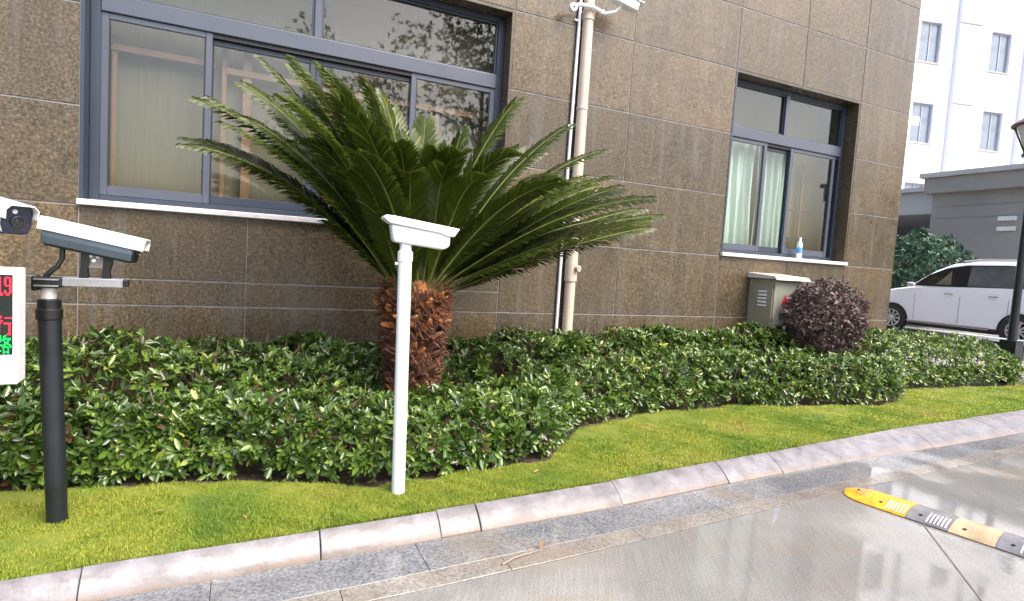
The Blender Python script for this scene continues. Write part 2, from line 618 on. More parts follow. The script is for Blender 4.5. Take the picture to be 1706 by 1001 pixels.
for args in ((-2.2, 2.4, 26000, .019, .0015), (2.4, 5.5, 17000, .020, .0022), (5.5, 15.0, 5000, .022, .004)):
    V, F, t = grass(*args)
    Vs.append(V); Fs.append(F + off); Ts.append(t); off += len(V)
me = raw_mesh('grass', np.concatenate(Vs), np.concatenate(Fs), BLADE, np.concatenate(Ts))
o = bpy.data.objects.new('grass', me)
link(o, None, (0, 0, 0))
props(o, 'short yellow-green mown grass blades of the lawn strip', 'grass', kind='stuff')
#==SETTING_END==

# ------------------------------------------------------------------ granite building
bld = thing('granite_building', (3, 6.0, 0), 'brown speckled granite building with two deep-set sliding windows behind the hedges', 'building')
CX = [-6.4, -5.2, -3.9, -2.6, -1.28, .02, 1.33, 2.63, 4.23, 5.92, 7.2, 8.49, 9.7]
CZ = [-.05, .905, 1.746, 2.57, 3.40, 4.25, 5.06, 5.9, 6.7, 7.5, 8.3, 9.1]
OPEN = [(-1.28, 2.63, 1.746, 4.25), (5.92, 8.49, 1.746, 4.25)]
core = MB()
def core_box(x0, x1, z0, z1):
    core.box(x0, x1, 6.007, 6.30, z0, z1)
core_box(-6.4, 9.69, -.1, 1.746)
core_box(-6.4, 9.69, 4.25, 9.15)
core_box(-6.4, -1.28, 1.746, 4.25)
core_box(2.63, 5.92, 1.746, 4.25)
core_box(8.49, 9.69, 1.746, 4.25)
part('wall_core', core, SEAL, bld)
part('roof', MB().box(-6.6, 9.9, 5.85, 16.2, 9.15, 9.45), plain('roof_concrete', (.3, .3, .3), .7), bld)
part('side_wall', MB().box(9.39, 9.69, 6.30, 16, -.1, 9.15), GRANITE, bld)
part('side_wall', MB().box(-6.4, -6.1, 6.30, 16, -.1, 9.15), GRANITE, bld)
part('back_wall', MB().box(-6.4, 9.69, 16, 16.2, -.1, 9.15), GRANITE, bld)
pm = {}
g = .005
for i in range(len(CX) - 1):
    for j in range(len(CZ) - 1):
        x0, x1, z0, z1 = CX[i], CX[i + 1], CZ[j], CZ[j + 1]
        if any(x0 >= a - .01 and x1 <= b_ + .01 and z0 >= c - .01 and z1 <= d + .01 for a, b_, c, d in OPEN):
            continue
        spans = [(z0, z1)]
        if j == 1 and x1 < 2.7:
            spans = [(z0, 1.136), (1.136, z1)]
        for (za, zb) in spans:
            key = (round(x1 - x0, 3), round(zb - za, 3))
            if key not in pm:
                w_, h_ = key
                o = part('granite_panel', MB().box(x0 + g, x1 - g, 6.0, 6.028, za + .007, zb - .007), GRANITE, bld, org=(x0, 6.0, za), bevel=.003, seg=1)
                pm[key] = o
            else:
                o = bpy.data.objects.new('granite_panel', pm[key].data)
                link(o, bld, (x0, 6.0 + random.uniform(-.001, .001), za))
                md = o.modifiers.new('bevel', 'BEVEL'); md.width = .003; md.segments = 1

def window(x0, x1, mull, sashes, label):
    z0, z1, zt0, zt1 = 1.80, 4.22, 3.43, 3.58
    f = MB()
    fy0, fy1 = 6.19, 6.29
    xa, xb = x0 + .03, x1 - .03
    f.box(xa, xa + .075, fy0, fy1, z0, z1)
    f.box(xb - .075, xb, fy0, fy1, z0, z1)
    f.box(xa + .075, xb - .075, fy0 + .002, fy1, z0, z0 + .055)
    f.box(xa + .075, xb - .075, fy0 + .002, fy1, z1 - .06, z1)
    win = part('window', f, ALU, bld, bevel=.004, seg=1)
    props(win, label)
    part('transom', MB().box(xa + .076, xb - .076, fy0 - .012, fy1, zt0, zt1), ALU2, win, bevel=.006, seg=2)
    part('head_gap_shade', MB().box(xa + .078, xb - .078, fy0 + .012, fy1 - .01, zt0 - .04, zt0 - .001), GASKET, win)  # black filler paints in the shaded gap above the inner sashes
    part('mullion', MB().box(mull - .035, mull + .035, fy0 - .004, fy1, zt1 + .001, z1 - .061), ALU2, win, bevel=.004, seg=1)
    for (a, b_) in ((xa + .076, mull - .036), (mull + .036, xb - .076)):
        part('pane', MB().box(a, b_, 6.235, 6.241, zt1 + .002, z1 - .062), GLASS, win)
        fr = MB()
        fr.box(a, a + .018, 6.215, 6.234, zt1 + .001, z1 - .061).box(b_ - .018, b_, 6.215, 6.234, zt1 + .001, z1 - .061)
        fr.box(a + .018, b_ - .018, 6.215, 6.234, zt1 + .001, zt1 + .02).box(a + .018, b_ - .018, 6.215, 6.234, z1 - .08, z1 - .061)
        part('glazing_bead', fr, ALU, win)
    for (a, b_, track) in sashes:
        y = 6.197 if track == 0 else 6.246
        s0, s1 = z0 + .058, zt0 - (.003 if track == 0 else .042)
        st, rb, rt_ = .055, .085, .05
        q = MB()
        q.box(a, a + st, y, y + .035, s0, s1).box(b_ - st, b_, y, y + .035, s0, s1)
        q.box(a + st, b_ - st, y + .002, y + .033, s0, s0 + rb).box(a + st, b_ - st, y + .002, y + .033, s1 - rt_, s1)
        part('sash', q, ALU2 if track == 0 else ALU, win, bevel=.003, seg=1)
        part('pane', MB().box(a + st - .004, b_ - st + .004, y + .014, y + .020, s0 + rb - .004, s1 - rt_ + .004), GLASS, win)
        e = .012
        part('gasket', MB().box(a + st, a + st + e, y + .008, y + .013, s0 + rb, s1 - rt_), GASKET, win)
        part('gasket', MB().box(b_ - st - e, b_ - st, y + .008, y + .013, s0 + rb, s1 - rt_), GASKET, win)
    part('sill', MB().box(x0 - .01, x1 + .01, 5.955, 6.195, 1.748, 1.798), WHITE_ROUGH, win, bevel=.006, seg=2)
    part('jamb_lining', MB().box(x0 + .001, x0 + .029, 5.999, 6.31, 1.80, 4.221), ALU, win)
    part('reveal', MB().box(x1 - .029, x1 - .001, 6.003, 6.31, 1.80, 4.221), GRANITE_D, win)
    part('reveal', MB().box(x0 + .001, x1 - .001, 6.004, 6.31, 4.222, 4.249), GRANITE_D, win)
    # the room behind the glass
    rm = MB()
    A0, A1, B0, B1 = x0 - .25, x1 + .25, 6.302, 8.4
    rm.add([(A0, B0, 1.0), (A1, B0, 1.0), (A1, B1, 1.0), (A0, B1, 1.0), (A0, B0, 4.5), (A1, B0, 4.5), (A1, B1, 4.5), (A0, B1, 4.5)],
           [(0, 1, 2, 3), (4, 7, 6, 5), (0, 4, 5, 1)[:0] or (2, 6, 7, 3), (0, 3, 7, 4), (1, 5, 6, 2)])
    part('room', rm, plain('room_plaster', (.42, .38, .30), .8), bld)
    return win
window(-1.28, 2.63, .60, [(-1.175, -.32, 0), (-.375, .600, 1), (.603, 1.63, 1), (1.56, 2.525, 0)], 'wide four-sash window with reflections of trees in its upper right light')
window(5.92, 8.49, 7.16, [(6.025, 6.83, 0), (6.78, 7.38, 1), (7.32, 8.30, 0)], 'narrower window with pale curtains and a bottle on its sill')

def curtain(name, x0, x1, y, z0, z1, amp, wl, mat, label, n=160, flare=0):
    V, F = [], []
    rows = 8
    ph = random.random() * 6
    for i in range(n + 1):
        t = i / n
        for j in range(rows + 1):
            s = j / rows
            x = x0 + (x1 - x0) * t + flare * (1 - s) * math.sin(t * 9 + 1)
            w_ = amp * (math.sin(2 * PI * x / wl + ph + .6 * math.sin(5 * s + x * 3)) + .45 * math.sin(2 * PI * x / (wl * .43) + 2 * s))
            V.append((x, y + w_, z0 + (z1 - z0) * s))
    m = rows + 1
    F = [(i * m + j, (i + 1) * m + j, (i + 1) * m + j + 1, i * m + j + 1) for i in range(n) for j in range(rows)]
    o = part(name, MB().add(V, F), mat, smooth=True, angle=180)
    sol = o.modifiers.new('thick', 'SOLIDIFY')
    sol.thickness = .002
    return props(o, label, 'curtain')
def cloth(name, col, trans=.35):
    a = NT(name)
    v = a.pos()
    c = a.ramp(a.noise(a.mapv(v, (30, 30, 2)), 1, 4), [(.3, tuple(q * .85 for q in col)), (.7, col)])
    a.base(c)
    a.set(Roughness=.85)
    tl = a.n('ShaderNodeBsdfTranslucent')
    a.l(c, tl.inputs[0])
    mx = a.n('ShaderNodeMixShader')
    mx.inputs[0].default_value = trans
    a.l(a.p.outputs[0], mx.inputs[1])
    a.l(tl.outputs[0], mx.inputs[2])
    a.l(mx.outputs[0], a.out.inputs[0])
    return a.m
SCREEN = cloth('olive_grey_screen_cloth', (.20, .185, .13))
curtain('curtain', -1.40, 2.72, 6.50, 1.72, 4.35, .004, 1.1, SCREEN, 'flat olive-grey blind cloth drawn behind the wide window')
curtain('curtain', 5.98, 6.86, 6.42, 1.72, 3.50, .034, .19, cloth('pale_curtain', (.66, .82, .76)), 'pale pleated curtain behind the left sash of the narrower window', flare=.02)
curtain('curtain', 6.94, 7.52, 6.43, 1.72, 3.50, .030, .16, cloth('pale_curtain_b', (.60, .77, .71)), 'pale pleated curtain behind the middle sash of the narrower window', flare=.02)
curtain('curtain', 5.80, 8.60, 6.58, 1.72, 4.35, .005, .7, cloth('mossy_cloth', (.15, .155, .085)), 'flat mossy brown blind cloth at the back of the narrower window')
WOOD = plain('orange_wood', (.17, .092, .045), .5, var=.25, scale=6)
fr = thing('wooden_frame', (.6, 6.42, 1.75), 'orange-brown wooden batten frame seen through the wide window', 'frame')
for (xa, xb, za, zb) in ((-1.13, -1.09, 1.75, 3.3), (-.245, -.20, 1.75, 3.4), (-.06, .02, 1.75, 3.4), (.72, .80, 1.75, 3.4), (1.30, 1.35, 2.2, 3.4), (1.9, 1.95, 1.75, 3.4)):
    part('batten', MB().box(xa, xb, 6.40, 6.43, za, zb), WOOD, fr, bevel=.003, seg=1)
for (xa, xb, z) in ((-1.2, -.3, 3.17), (-.2, .55, 3.13), (.6, 2.5, 3.11)):
    part('rail', MB().box(xa, xb, 6.385, 6.399, z, z + .06), WOOD, fr, bevel=.003, seg=1)
rk = thing('clothes_rack', (7.9, 6.5, 1.75), 'thin brown rack with two cross bars seen through the right sash', 'rack')
for xx in (7.72, 7.98):
    part('upright', MB().box(xx, xx + .03, 6.49, 6.52, 1.75, 3.3), WOOD, rk)
for zz in (2.12, 2.55):
    part('cross_bar', MB().box(7.66, 8.3, 6.475, 6.488, zz, zz + .025), GASKET, rk)

# ------------------------------------------------------------------ downpipe, conduit, wall camera
PVC = plain('beige_pvc', (.56, .47, .39), .4, var=.08, scale=4)
dp = thing('downpipe', (3.52, 5.925, 0), 'thick beige plastic downpipe running up the granite wall', 'pipe')
PX, PY = 3.52, 5.925
part('pipe', MB().tube([(PX, PY, z) for z in (-.05, 2, 4, 6, 9.1)], .062, 24), PVC, dp, smooth=True)
for zc, h_ in ((1.62, .30), (4.36, .10), (6.2, .12)):
    part('coupling', MB().lathe([(.063, 0), (.072, .004), (.072, h_ - .02), (.076, h_ - .018), (.076, h_), (.063, h_ + .003)], (PX, PY, zc - h_ / 2), 24), PVC, dp, smooth=True)
part('coupling', MB().lathe([(.063, 0), (.074, .004), (.074, .24), (.063, .245)], (PX, PY, 1.30), 24), PVC, dp, smooth=True)
st = MB()
d = Vector((.35, -1, .05)).normalized()
c0 = Vector((PX + .02, PY - .04, 1.455))
st.tube([c0, c0 + d * .075], .036, 18)
stub = part('branch_stub', st, PVC, dp, smooth=True)
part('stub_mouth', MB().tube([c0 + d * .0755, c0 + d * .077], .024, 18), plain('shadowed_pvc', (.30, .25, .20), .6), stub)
for zc in (.35, 2.3, 3.3, 4.34):
    part('clamp', MB().lathe([(.064, 0), (.069, .002), (.069, .026), (.064, .028)], (PX, PY, zc), 24).box(PX - .012, PX + .012, PY + .06, 6.0, zc, zc + .028), STEEL if zc < 3 else PVC, dp, smooth=True)
cn = thing('conduit', (3.40, 5.972, 0), 'thin white conduit tube beside the beige downpipe', 'pipe')
part('tube', MB().tube([(3.395, 5.972, -.05), (3.402, 5.972, 2), (3.43, 5.972, 4.2), (3.45, 5.972, 6.2), (3.45, 5.972, 9)], .019, 14), WHITE, cn, smooth=True)
for zc in (.5, 1.9, 3.1, 4.3):
    part('clip', MB().box(3.37, 3.45, 5.968, 6.0, zc, zc + .02), WHITE, cn)

wc = thing('wall_camera', (3.7, 5.85, 4.45), 'small white surveillance camera strapped to the top of the beige downpipe', 'camera')
part('bracket', MB().tube([(3.28, 5.86, 4.40), (3.36, 5.85, 4.43), (3.52, 5.83, 4.43), (3.66, 5.80, 4.38)], .022, 10), WHITE, wc, smooth=True)
part('knuckle', MB().lathe([(.0, -.03), (.045, -.028), (.05, 0), (.045, .028), (0, .03)], (3.26, 5.84, 4.37), 16, 'Y'), WHITE, wc, smooth=True)
part('screw', MB().lathe([(.014, -.002), (.014, .002)], (3.26, 5.808, 4.37), 10, 'Y'), BLACKP, wc)
part('knuckle', MB().lathe([(.0, -.02), (.026, -.018), (.028, 0), (.026, .018), (0, .02)], (3.63, 5.81, 4.395), 14, 'Y'), WHITE, wc, smooth=True)
M_ = Matrix.Translation((3.86, 5.72, 4.53)) @ Matrix.Rotation(R(18), 4, 'Y') @ Matrix.Rotation(R(-12), 4, 'Z')
part('housing', MB().box(-.17, .17, -.055, .055, -.055, .05, T=M_), WHITE, wc, bevel=.015, seg=3)
part('hood', MB().box(-.20, .21, -.07, .07, .052, .066, T=M_), WHITE, wc, bevel=.005)
part('arm', MB().tube([(3.66, 5.80, 4.38), (3.78, 5.76, 4.42), (3.84, 5.73, 4.50)], .018, 10), WHITE, wc, smooth=True)

# ------------------------------------------------------------------ electrical cabinet
CAB = plain('beige_cabinet_paint', (.30, .265, .20), .42, var=.12, scale=5)
CABR = plain('cabinet_roof_paint', (.58, .55, .50), .35, var=.08)
cb = thing('electrical_cabinet', (6.78, 5.8, .5), 'beige metal electrical cabinet with side louvres and sloping lid under the window', 'cabinet')
part('body', MB().box(6.50, 7.06, 5.59, 5.995, .82, 1.47), CAB, cb, bevel=.006)
dr = part('door', MB().box(6.515, 7.045, 5.572, 5.588, .845, 1.445), plain('cabinet_door_paint', (.24, .25, .21), .4, var=.12), cb, bevel=.005)
part('hinge', MB().box(6.50, 6.53, 5.560, 5.571, .90, .95), STEEL, dr)
part('hinge', MB().box(6.50, 6.53, 5.560, 5.571, 1.36, 1.41), STEEL, dr)
part('lock', MB().box(6.96, 6.99, 5.555, 5.571, 1.12, 1.24), BLACKP, dr)
part('lid', MB().prism([(6.0, 1.55), (5.53, 1.515), (5.49, 1.465), (5.53, 1.474), (5.995, 1.474)], 'X', 6.45, 7.11), CABR, cb, bevel=.004)
for k in range(5):
    z = 1.09 + k * .048
    part('louvre', MB().prism([(5.68, z), (5.82, z), (5.82, z + .026), (5.68, z + .026)], 'X', 6.485, 6.499), WHITE, cb, bevel=.005)
RED = plain('red_sticker', (.60, .03, .07), .45)
part('warning_sticker', MB().prism([(6.66, 1.13), (6.80, 1.13), (6.73, 1.27)], 'Y', 5.566, 5.5715), RED, dr)
part('plinth', MB().box(6.53, 7.03, 5.63, 5.99, -.02, .818), BLACKP, cb)

# ------------------------------------------------------------------ bottle on the sill
SB = Matrix.Translation((7.56, 6.09, 1.799)) @ Matrix.Diagonal((1.12, 1.12, 1.12, 1)) @ Matrix.Translation((-7.56, -6.09, -1.799))
bt = thing('plastic_bottle', (7.56, 6.09, 1.799), 'white plastic bottle with blue label standing on the narrower window sill', 'bottle')
part('bottle_body', MB().lathe([(.030, 0), (.036, .006), (.036, .07), (.034, .075), (.034, .15), (.036, .155), (.034, .19), (.016, .245), (.014, .262)], (7.56, 6.09, 1.799), 18).T(SB), plain('milky_plastic', (.75, .80, .86), .25, var=.05), bt, smooth=True)
part('bottle_label', MB().lathe([(.0362, .0), (.0366, .002), (.0366, .07), (.0362, .072)], (7.56, 6.09, 1.876), 18).T(SB), plain('blue_label', (.08, .32, .75), .4), bt, smooth=True)
part('bottle_cap', MB().lathe([(.0, .262), (.017, .262), (.017, .283), (.0, .284)], (7.56, 6.09, 1.799), 14).T(SB), WHITE, bt, smooth=True)
#==BUILDING_END==

# ------------------------------------------------------------------ foliage tools
LT = np.array([(0, 0, 0), (-.40, .36, .05), (.40, .36, .05), (-.40, .70, .02), (.40, .70, .02), (0, 1, -.10), (0, .55, -.06)], float)
LF = np.array([(0, 6, 1), (0, 2, 6), (1, 6, 3), (2, 4, 6), (3, 6, 5), (4, 5, 6)])
def unit(a):
    return a / np.maximum(np.linalg.norm(a, axis=1, keepdims=True), 1e-9)
def leaf_frames(A, N):
    A = unit(A)
    S = unit(np.cross(A, N))
    return S, A, np.cross(S, A)
def leaves(P, A, N, L, W):
    S, A, N = leaf_frames(A, N)
    V = P[:, None, :] + LT[None, :, 0:1] * (W[:, None, None] * S[:, None, :]) + LT[None, :, 1:2] * (L[:, None, None] * A[:, None, :]) + LT[None, :, 2:3] * (L[:, None, None] * N[:, None, :])
    n = len(P)
    F = (np.arange(n)[:, None, None] * 7 + LF[None]).reshape(-1, 3)
    return V.reshape(-1, 3), F
def leaf_single(mat, tint):
    return raw_mesh('leaf', LT.copy(), LF.copy(), mat, np.full(7, tint))

def rosettes(P, N, k, L0, spread, jit=.35):
    """whorls of k leaves round the axis N at P -> P, A, Nl, L, W"""
    n = len(P)
    N = unit(N + rng.normal(0, jit, (n, 3)))
    ref = unit(rng.normal(0, 1, (n, 3)))
    U = unit(np.cross(N, ref))
    Vv = np.cross(N, U)
    ang = (np.arange(k)[None, :] * 2.39996 + rng.uniform(0, 6.28, (n, 1)))[..., None]
    rad = np.cos(ang) * U[:, None, :] + np.sin(ang) * Vv[:, None, :]
    lift = (spread + .75 * rng.random((n, k, 1)))
    A = rad + lift * N[:, None, :] + rng.normal(0, .18, (n, k, 3))
    A = A.reshape(-1, 3)
    Nl = (N[:, None, :] * 1.0 - rad * .5 + rng.normal(0, .25, (n, k, 3))).reshape(-1, 3)
    sh = (rng.uniform(-.025, .03, (n, k, 1)) * N[:, None, :]).reshape(-1, 3)
    PP = np.repeat(P, k, axis=0) + sh
    L = L0 * rng.uniform(.5, 1.3, n * k) * np.repeat(rng.uniform(.8, 1.2, n), k)
    W = L * rng.uniform(.36, .50, n * k)
    return PP, A, Nl, L, W

LEAF = m_leaf('glossy_hedge_leaf', [(.0, (.13, .06, .03)), (.04, (.03, .055, .012)), (.36, (.058, .122, .020)), (.62, (.118, .205, .032)), (.86, (.22, .33, .055)), (1.0, (.46, .50, .12))], .20, trans=.26, spec=.8)
TWIG = plain('twig_bark', (.22, .16, .11), .8, var=.35, scale=30)

def curve_points(front, back, hfun, x0, x1, count, endr=.28, open_ends=(True, True), low=.0):
    """points and outward normals on the skin of a clipped hedge"""
    X = rng.uniform(x0, x1, count)
    a = rng.uniform(.0, PI * .98, count)
    a = np.where(rng.random(count) < .16, rng.uniform(0, .25, count), a)
    yf, yb = front(X), back(X)
    e = np.ones(count)
    if open_ends[0]:
        e = np.minimum(e, np.clip((X - x0) / endr, 0, 1))
    if open_ends[1]:
        e = np.minimum(e, np.clip((x1 - X) / endr, 0, 1))
    sc = np.sqrt(np.clip(1 - (1 - e) ** 2, .02, 1))
    yc, ry = (yf + yb) / 2, (yb - yf) / 2 * sc
    ca, sa = np.cos(a), np.sin(a)
    p = .55
    Y = yc - ry * np.sign(ca) * np.abs(ca) ** p
    lump = .93 + .05 * np.sin(X * 3.3 + 2 * np.sin(Y * 2.1)) + .05 * np.sin(X * 8.7 + Y * 5)
    Z = low + (hfun(X, Y) * lump - low) * np.abs(sa) ** p * (.55 + .45 * sc)
    nx = np.zeros(count)
    if open_ends[0]:
        nx -= np.clip(1 - (X - x0) / endr, 0, 1)
    if open_ends[1]:
        nx += np.clip(1 - (x1 - X) / endr, 0, 1)
    N = unit(np.stack([nx, -ca, sa * .9 + .15], 1))
    return np.stack([X, Y, Z], 1), N, a

def hedge(name, label, loc, front, back, hfun, x0, x1, per_m, L0, nsingle, ends=(True, True), k=8, twigs=60, tint_shift=0):
    root = thing(name, loc, label, 'hedge')
    cnt = int(per_m * (x1 - x0))
    P, N, a = curve_points(front, back, hfun, x0, x1, cnt, open_ends=ends)
    keep = (a < PI * .86)
    P, N = P[keep], N[keep]
    n = len(P)
    dep = np.where(rng.random(n) < .55, rng.uniform(0, .03, n), rng.exponential(.08, n))
    P = P - N * dep[:, None]
    P[:, 2] = np.maximum(P[:, 2], .03)
    N2 = unit(N + np.stack([np.zeros(n), np.full(n, -.1), np.interp(P[:, 2], [0, .12, .3], [-.1, .2, .55])], 1))
    PP, A, Nl, L, W = rosettes(P, N2, k, L0, .35)
    PP[:, 2] = np.maximum(PP[:, 2], .02)
    m = len(PP)
    rt_ = np.repeat(rng.beta(2.2, 2.4, n) * .8 + .05, k)
    tint = np.clip(rt_ + rng.normal(0, .15, m) + tint_shift, .05, 1)
    tint = np.where(rng.random(m) < .012, -.3, tint)
    # the leaves nearest to the viewer's side stand as single objects
    score = np.linalg.norm(PP - np.array([0, 0, 1.5]), axis=1) + np.repeat(dep, k) * 30 - L * 8 + np.where(PP[:, 2] < .1, 1, 0)
    idx = np.argsort(score)[:nsingle]
    mask = np.ones(m, bool)
    mask[idx] = False
    V, F = leaves(PP[mask], A[mask], Nl[mask], L[mask], W[mask])
    me = raw_mesh('foliage', V - np.array(loc), F, LEAF, np.repeat(tint[mask], 7))
    fo = bpy.data.objects.new('foliage', me)
    link(fo, root, loc)
    props(fo, kind='stuff')
    S_, A_, N_ = leaf_frames(A[idx], Nl[idx])
    for q, i in enumerate(idx):
        o = bpy.data.objects.new('leaf', LEAFM[max(0, min(5, int(tint[i] * 6)))])
        link(o, root, PP[i])
        M = Matrix.Identity(4)
        for r_ in range(3):
            M[r_][0], M[r_][1], M[r_][2] = S_[q][r_] * W[i], A_[q][r_] * L[i], N_[q][r_] * L[i]
            M[r_][3] = PP[i][r_] - loc[r_]
        o.matrix_local = M
    tw = MB()
    for q in range(twigs):
        x = random.uniform(x0 + .1, x1 - .1)
        yf, yb = float(front(x)), float(back(x))
        y = random.uniform(yf + .22, yb - .05)
        h = float(hfun(np.array([x]), np.array([y]))[0]) * random.uniform(.8, 1.10)
        p0 = Vector((x, y, -.01))
        p1 = p0 + Vector((random.uniform(-.1, .1), random.uniform(-.1, .1), h * .5))
        p2 = p1 + Vector((random.uniform(-.12, .12), random.uniform(-.12, .12), h * .5))
        tw.tube([p0, p1, p2], [.007, .005, .003], 5)
        p3 = p1 + Vector((random.uniform(-.15, .15), random.uniform(-.15, .15), h * .42))
        tw.tube([p1, p3], [.004, .0025], 4)
    props(part('twigs', tw, TWIG, root, smooth=True), kind='stuff')
    return root
LEAFM = [leaf_single(LEAF, (q + .5) / 6) for q in range(6)]

fback = lambda X: hedge_front(X) + np.interp(X, [-4, 0, .7, 1.6, 2.3, 3, 5, 7, 8, 12], [.52, .54, .76, .82, .70, .60, .60, .75, .6, .7])
hf_front = lambda X, Y: np.interp(X, [-4, 0, 2.2, 3.5, 5, 7.5, 8.2], [.46, .48, .50, .54, .60, .59, .56])
hf_back = lambda X, Y: np.interp(X, [-4, 0, .7, 1.1, 1.6, 2.1, 3.5, 6, 9], [.70, .70, .68, .58, .60, .69, .74, .80, .80])
bfront = lambda X: np.maximum(fback(X) + np.interp(X, [2.6, 4], [.24, .05]), np.interp(X, [-4, .4, .8, 1.9, 2.4, 9], [4.72, 4.72, 5.02, 5.02, 4.75, 4.9]))
bback = lambda X: np.interp(X, [-4, 9.6, 12], [5.93, 5.93, 6.1])
hedge('hedge', 'low glossy green hedge bulging toward the kerb behind the white pole', (.6, 4.1, 0), lambda X: hedge_front(X) - .02, fback, hf_front, -2.6, 2.75, 640, .066, 300, (False, True), twigs=110)
hedge('hedge', 'front hedge row curving along the lawn right of the palm', (5.4, 4.9, 0), lambda X: hedge_front(X) - .02, fback, hf_front, 2.45, 8.15, 520, .062, 300, (True, True), twigs=90, tint_shift=.04)
hedge('hedge', 'taller back hedge row growing against the granite wall', (3, 5.5, 0), bfront, bback, hf_back, -2.6, 9.4, 520, .070, 300, (False, False), twigs=260, tint_shift=.02)
hedge('hedge', 'bright green hedge clump at the right end by the lamp post', (10, 5.5, 0), lambda X: hedge_front(X) - .02, lambda X: hedge_front(X) + 1.35, lambda X, Y: np.interp(X, [8, 9, 11, 11.8], [.78, .76, .70, .55]), 8.1, 11.75, 700, .060, 200, (True, True), twigs=50, tint_shift=.10)

def ball_shrub(name, label, c, rad, mat, n, L0, k, stem_z, nsingle, group=None, up_bias=.3):
    root = thing(name, (c[0], c[1], 0), label, 'shrub', group)
    dirs = unit(rng.normal(0, 1, (n, 3)))
    lump = 1 + .12 * np.sin(dirs[:, 0] * 6 + 1) * np.sin(dirs[:, 2] * 5 + 2) + .09 * np.sin(dirs[:, 1] * 11 + dirs[:, 2] * 7) + .05 * np.sin(dirs[:, 0] * 19 + dirs[:, 2] * 13)
    rr = lump * np.where(rng.random(n) < .6, rng.uniform(.90, 1.04, n) + .12 * (rng.random(n) < .04), 1 - np.minimum(.7, rng.exponential(.18, n)))
    P = np.array(c) + dirs * rr[:, None] * np.array(rad)
    PP, A, Nl, L, W = rosettes(P, dirs + np.array([0, 0, up_bias]), k, L0, .4, .5)
    m = len(PP)
    tint = np.clip(np.repeat(rng.beta(2, 2, n), k) + rng.normal(0, .15, m), 0, 1)
    dist = np.linalg.norm(PP - np.array([0, 0, 1.5]), axis=1)
    idx = np.argsort(dist)[:nsingle]
    mask = np.ones(m, bool); mask[idx] = False
    V, F = leaves(PP[mask], A[mask], Nl[mask], L[mask], W[mask])
    org = np.array([c[0], c[1], 0])
    me = raw_mesh('crown', V - org, F, mat, np.repeat(tint[mask], 7))
    o = bpy.data.objects.new('crown', me)
    link(o, root, org)
    props(o, kind='stuff')
    tw = MB()
    for q in range(14):
        d = Vector((random.gauss(0, .5), random.gauss(0, .5), 1)).normalized()
        e = Vector(c) + Vector((d.x * rad[0], d.y * rad[1], d.z * rad[2] * .5)) * .8
        p0 = Vector((c[0] + random.uniform(-.05, .05), c[1] + random.uniform(-.05, .05), 0))
        tw.tube([p0, p0.lerp(e, .5) + Vector((0, 0, .05)), e], [.014, .010, .004], 6)
    props(part('stems', tw, TWIG, root, smooth=True))
    return root
PURPLE = m_leaf('purple_leaf', [(.05, (.022, .015, .017)), (.4, (.058, .032, .036)), (.7, (.125, .075, .078)), (1.0, (.36, .27, .25))], .38, trans=.15)
ball_shrub('purple_shrub', 'round purple-leaved clipped shrub in front of the electrical cabinet', (7.08, 5.22, 1.00), (.51, .44, .45), PURPLE, 2300, .046, 6, 0, 0)
DKGREEN = m_leaf('dark_green_leaf', [(.05, (.015, .045, .03)), (.4, (.03, .085, .05)), (.75, (.07, .16, .09)), (1.0, (.18, .28, .14))], .4, trans=.2)
ball_shrub('green_shrub', 'rounded dark green shrub behind the white car', (19.0, 11.0, 1.75), (1.25, 1.3, 1.25), DKGREEN, 2600, .12, 6, 0, 0)

# ------------------------------------------------------------------ sago palm
palm = thing('sago_palm', (1.32, 4.75, 0), 'sago palm with stout shaggy brown trunk and wide fan of dark green fronds', 'palm')
CR = Vector((1.32, 4.75, 1.16))
BARK = plain('palm_trunk_fibre', (.075, .035, .018), .85, var=.5, scale=25, bump=.6)
def scale_mat(name, c1, c2, c3):
    a = NT(name)
    oi = a.n('ShaderNodeObjectInfo')
    v = a.obj()
    c = a.ramp(oi.outputs['Random'], [(0, c1), (.6, c2), (1, c3)])
    nz = a.ramp(a.noise(v, 40, 4), [(.3, (.6, .6, .6)), (.7, (1.25, 1.25, 1.25))])
    a.base(a.mix(1, c, nz, 'MULTIPLY'))
    a.set(Roughness=.75)
    return a.m
SCALE = scale_mat('leaf_base_brown', (.035, .013, .010), (.085, .032, .020), (.19, .080, .04))
SCALE2 = scale_mat('leaf_base_orange', (.24, .075, .022), (.42, .15, .04), (.58, .26, .09))
def trunk_r(z):
    return float(np.interp(z, [-.05, .25, .55, .85, 1.2], [.12, .145, .185, .21, .22]))
tr = MB()
prof = []
for i in range(15):
    t = i / 14
    prof.append((trunk_r(-.03 + t * 1.20) + .012 * math.sin(i * 2.1), -.03 + t * 1.20))
tr.lathe(prof + [(.16, 1.24), (.02, 1.26)], (CR.x, CR.y, 0), 22)
part('trunk', tr, BARK, palm, smooth=True)
part('crown_heart', MB().lathe([(.21, 1.12), (.19, 1.20), (.13, 1.30), (.05, 1.38), (.0, 1.40)], (CR.x, CR.y, 0), 18), plain('heart_fibre', (.30, .12, .04), .85, var=.6, scale=18, bump=.8), palm, smooth=True)
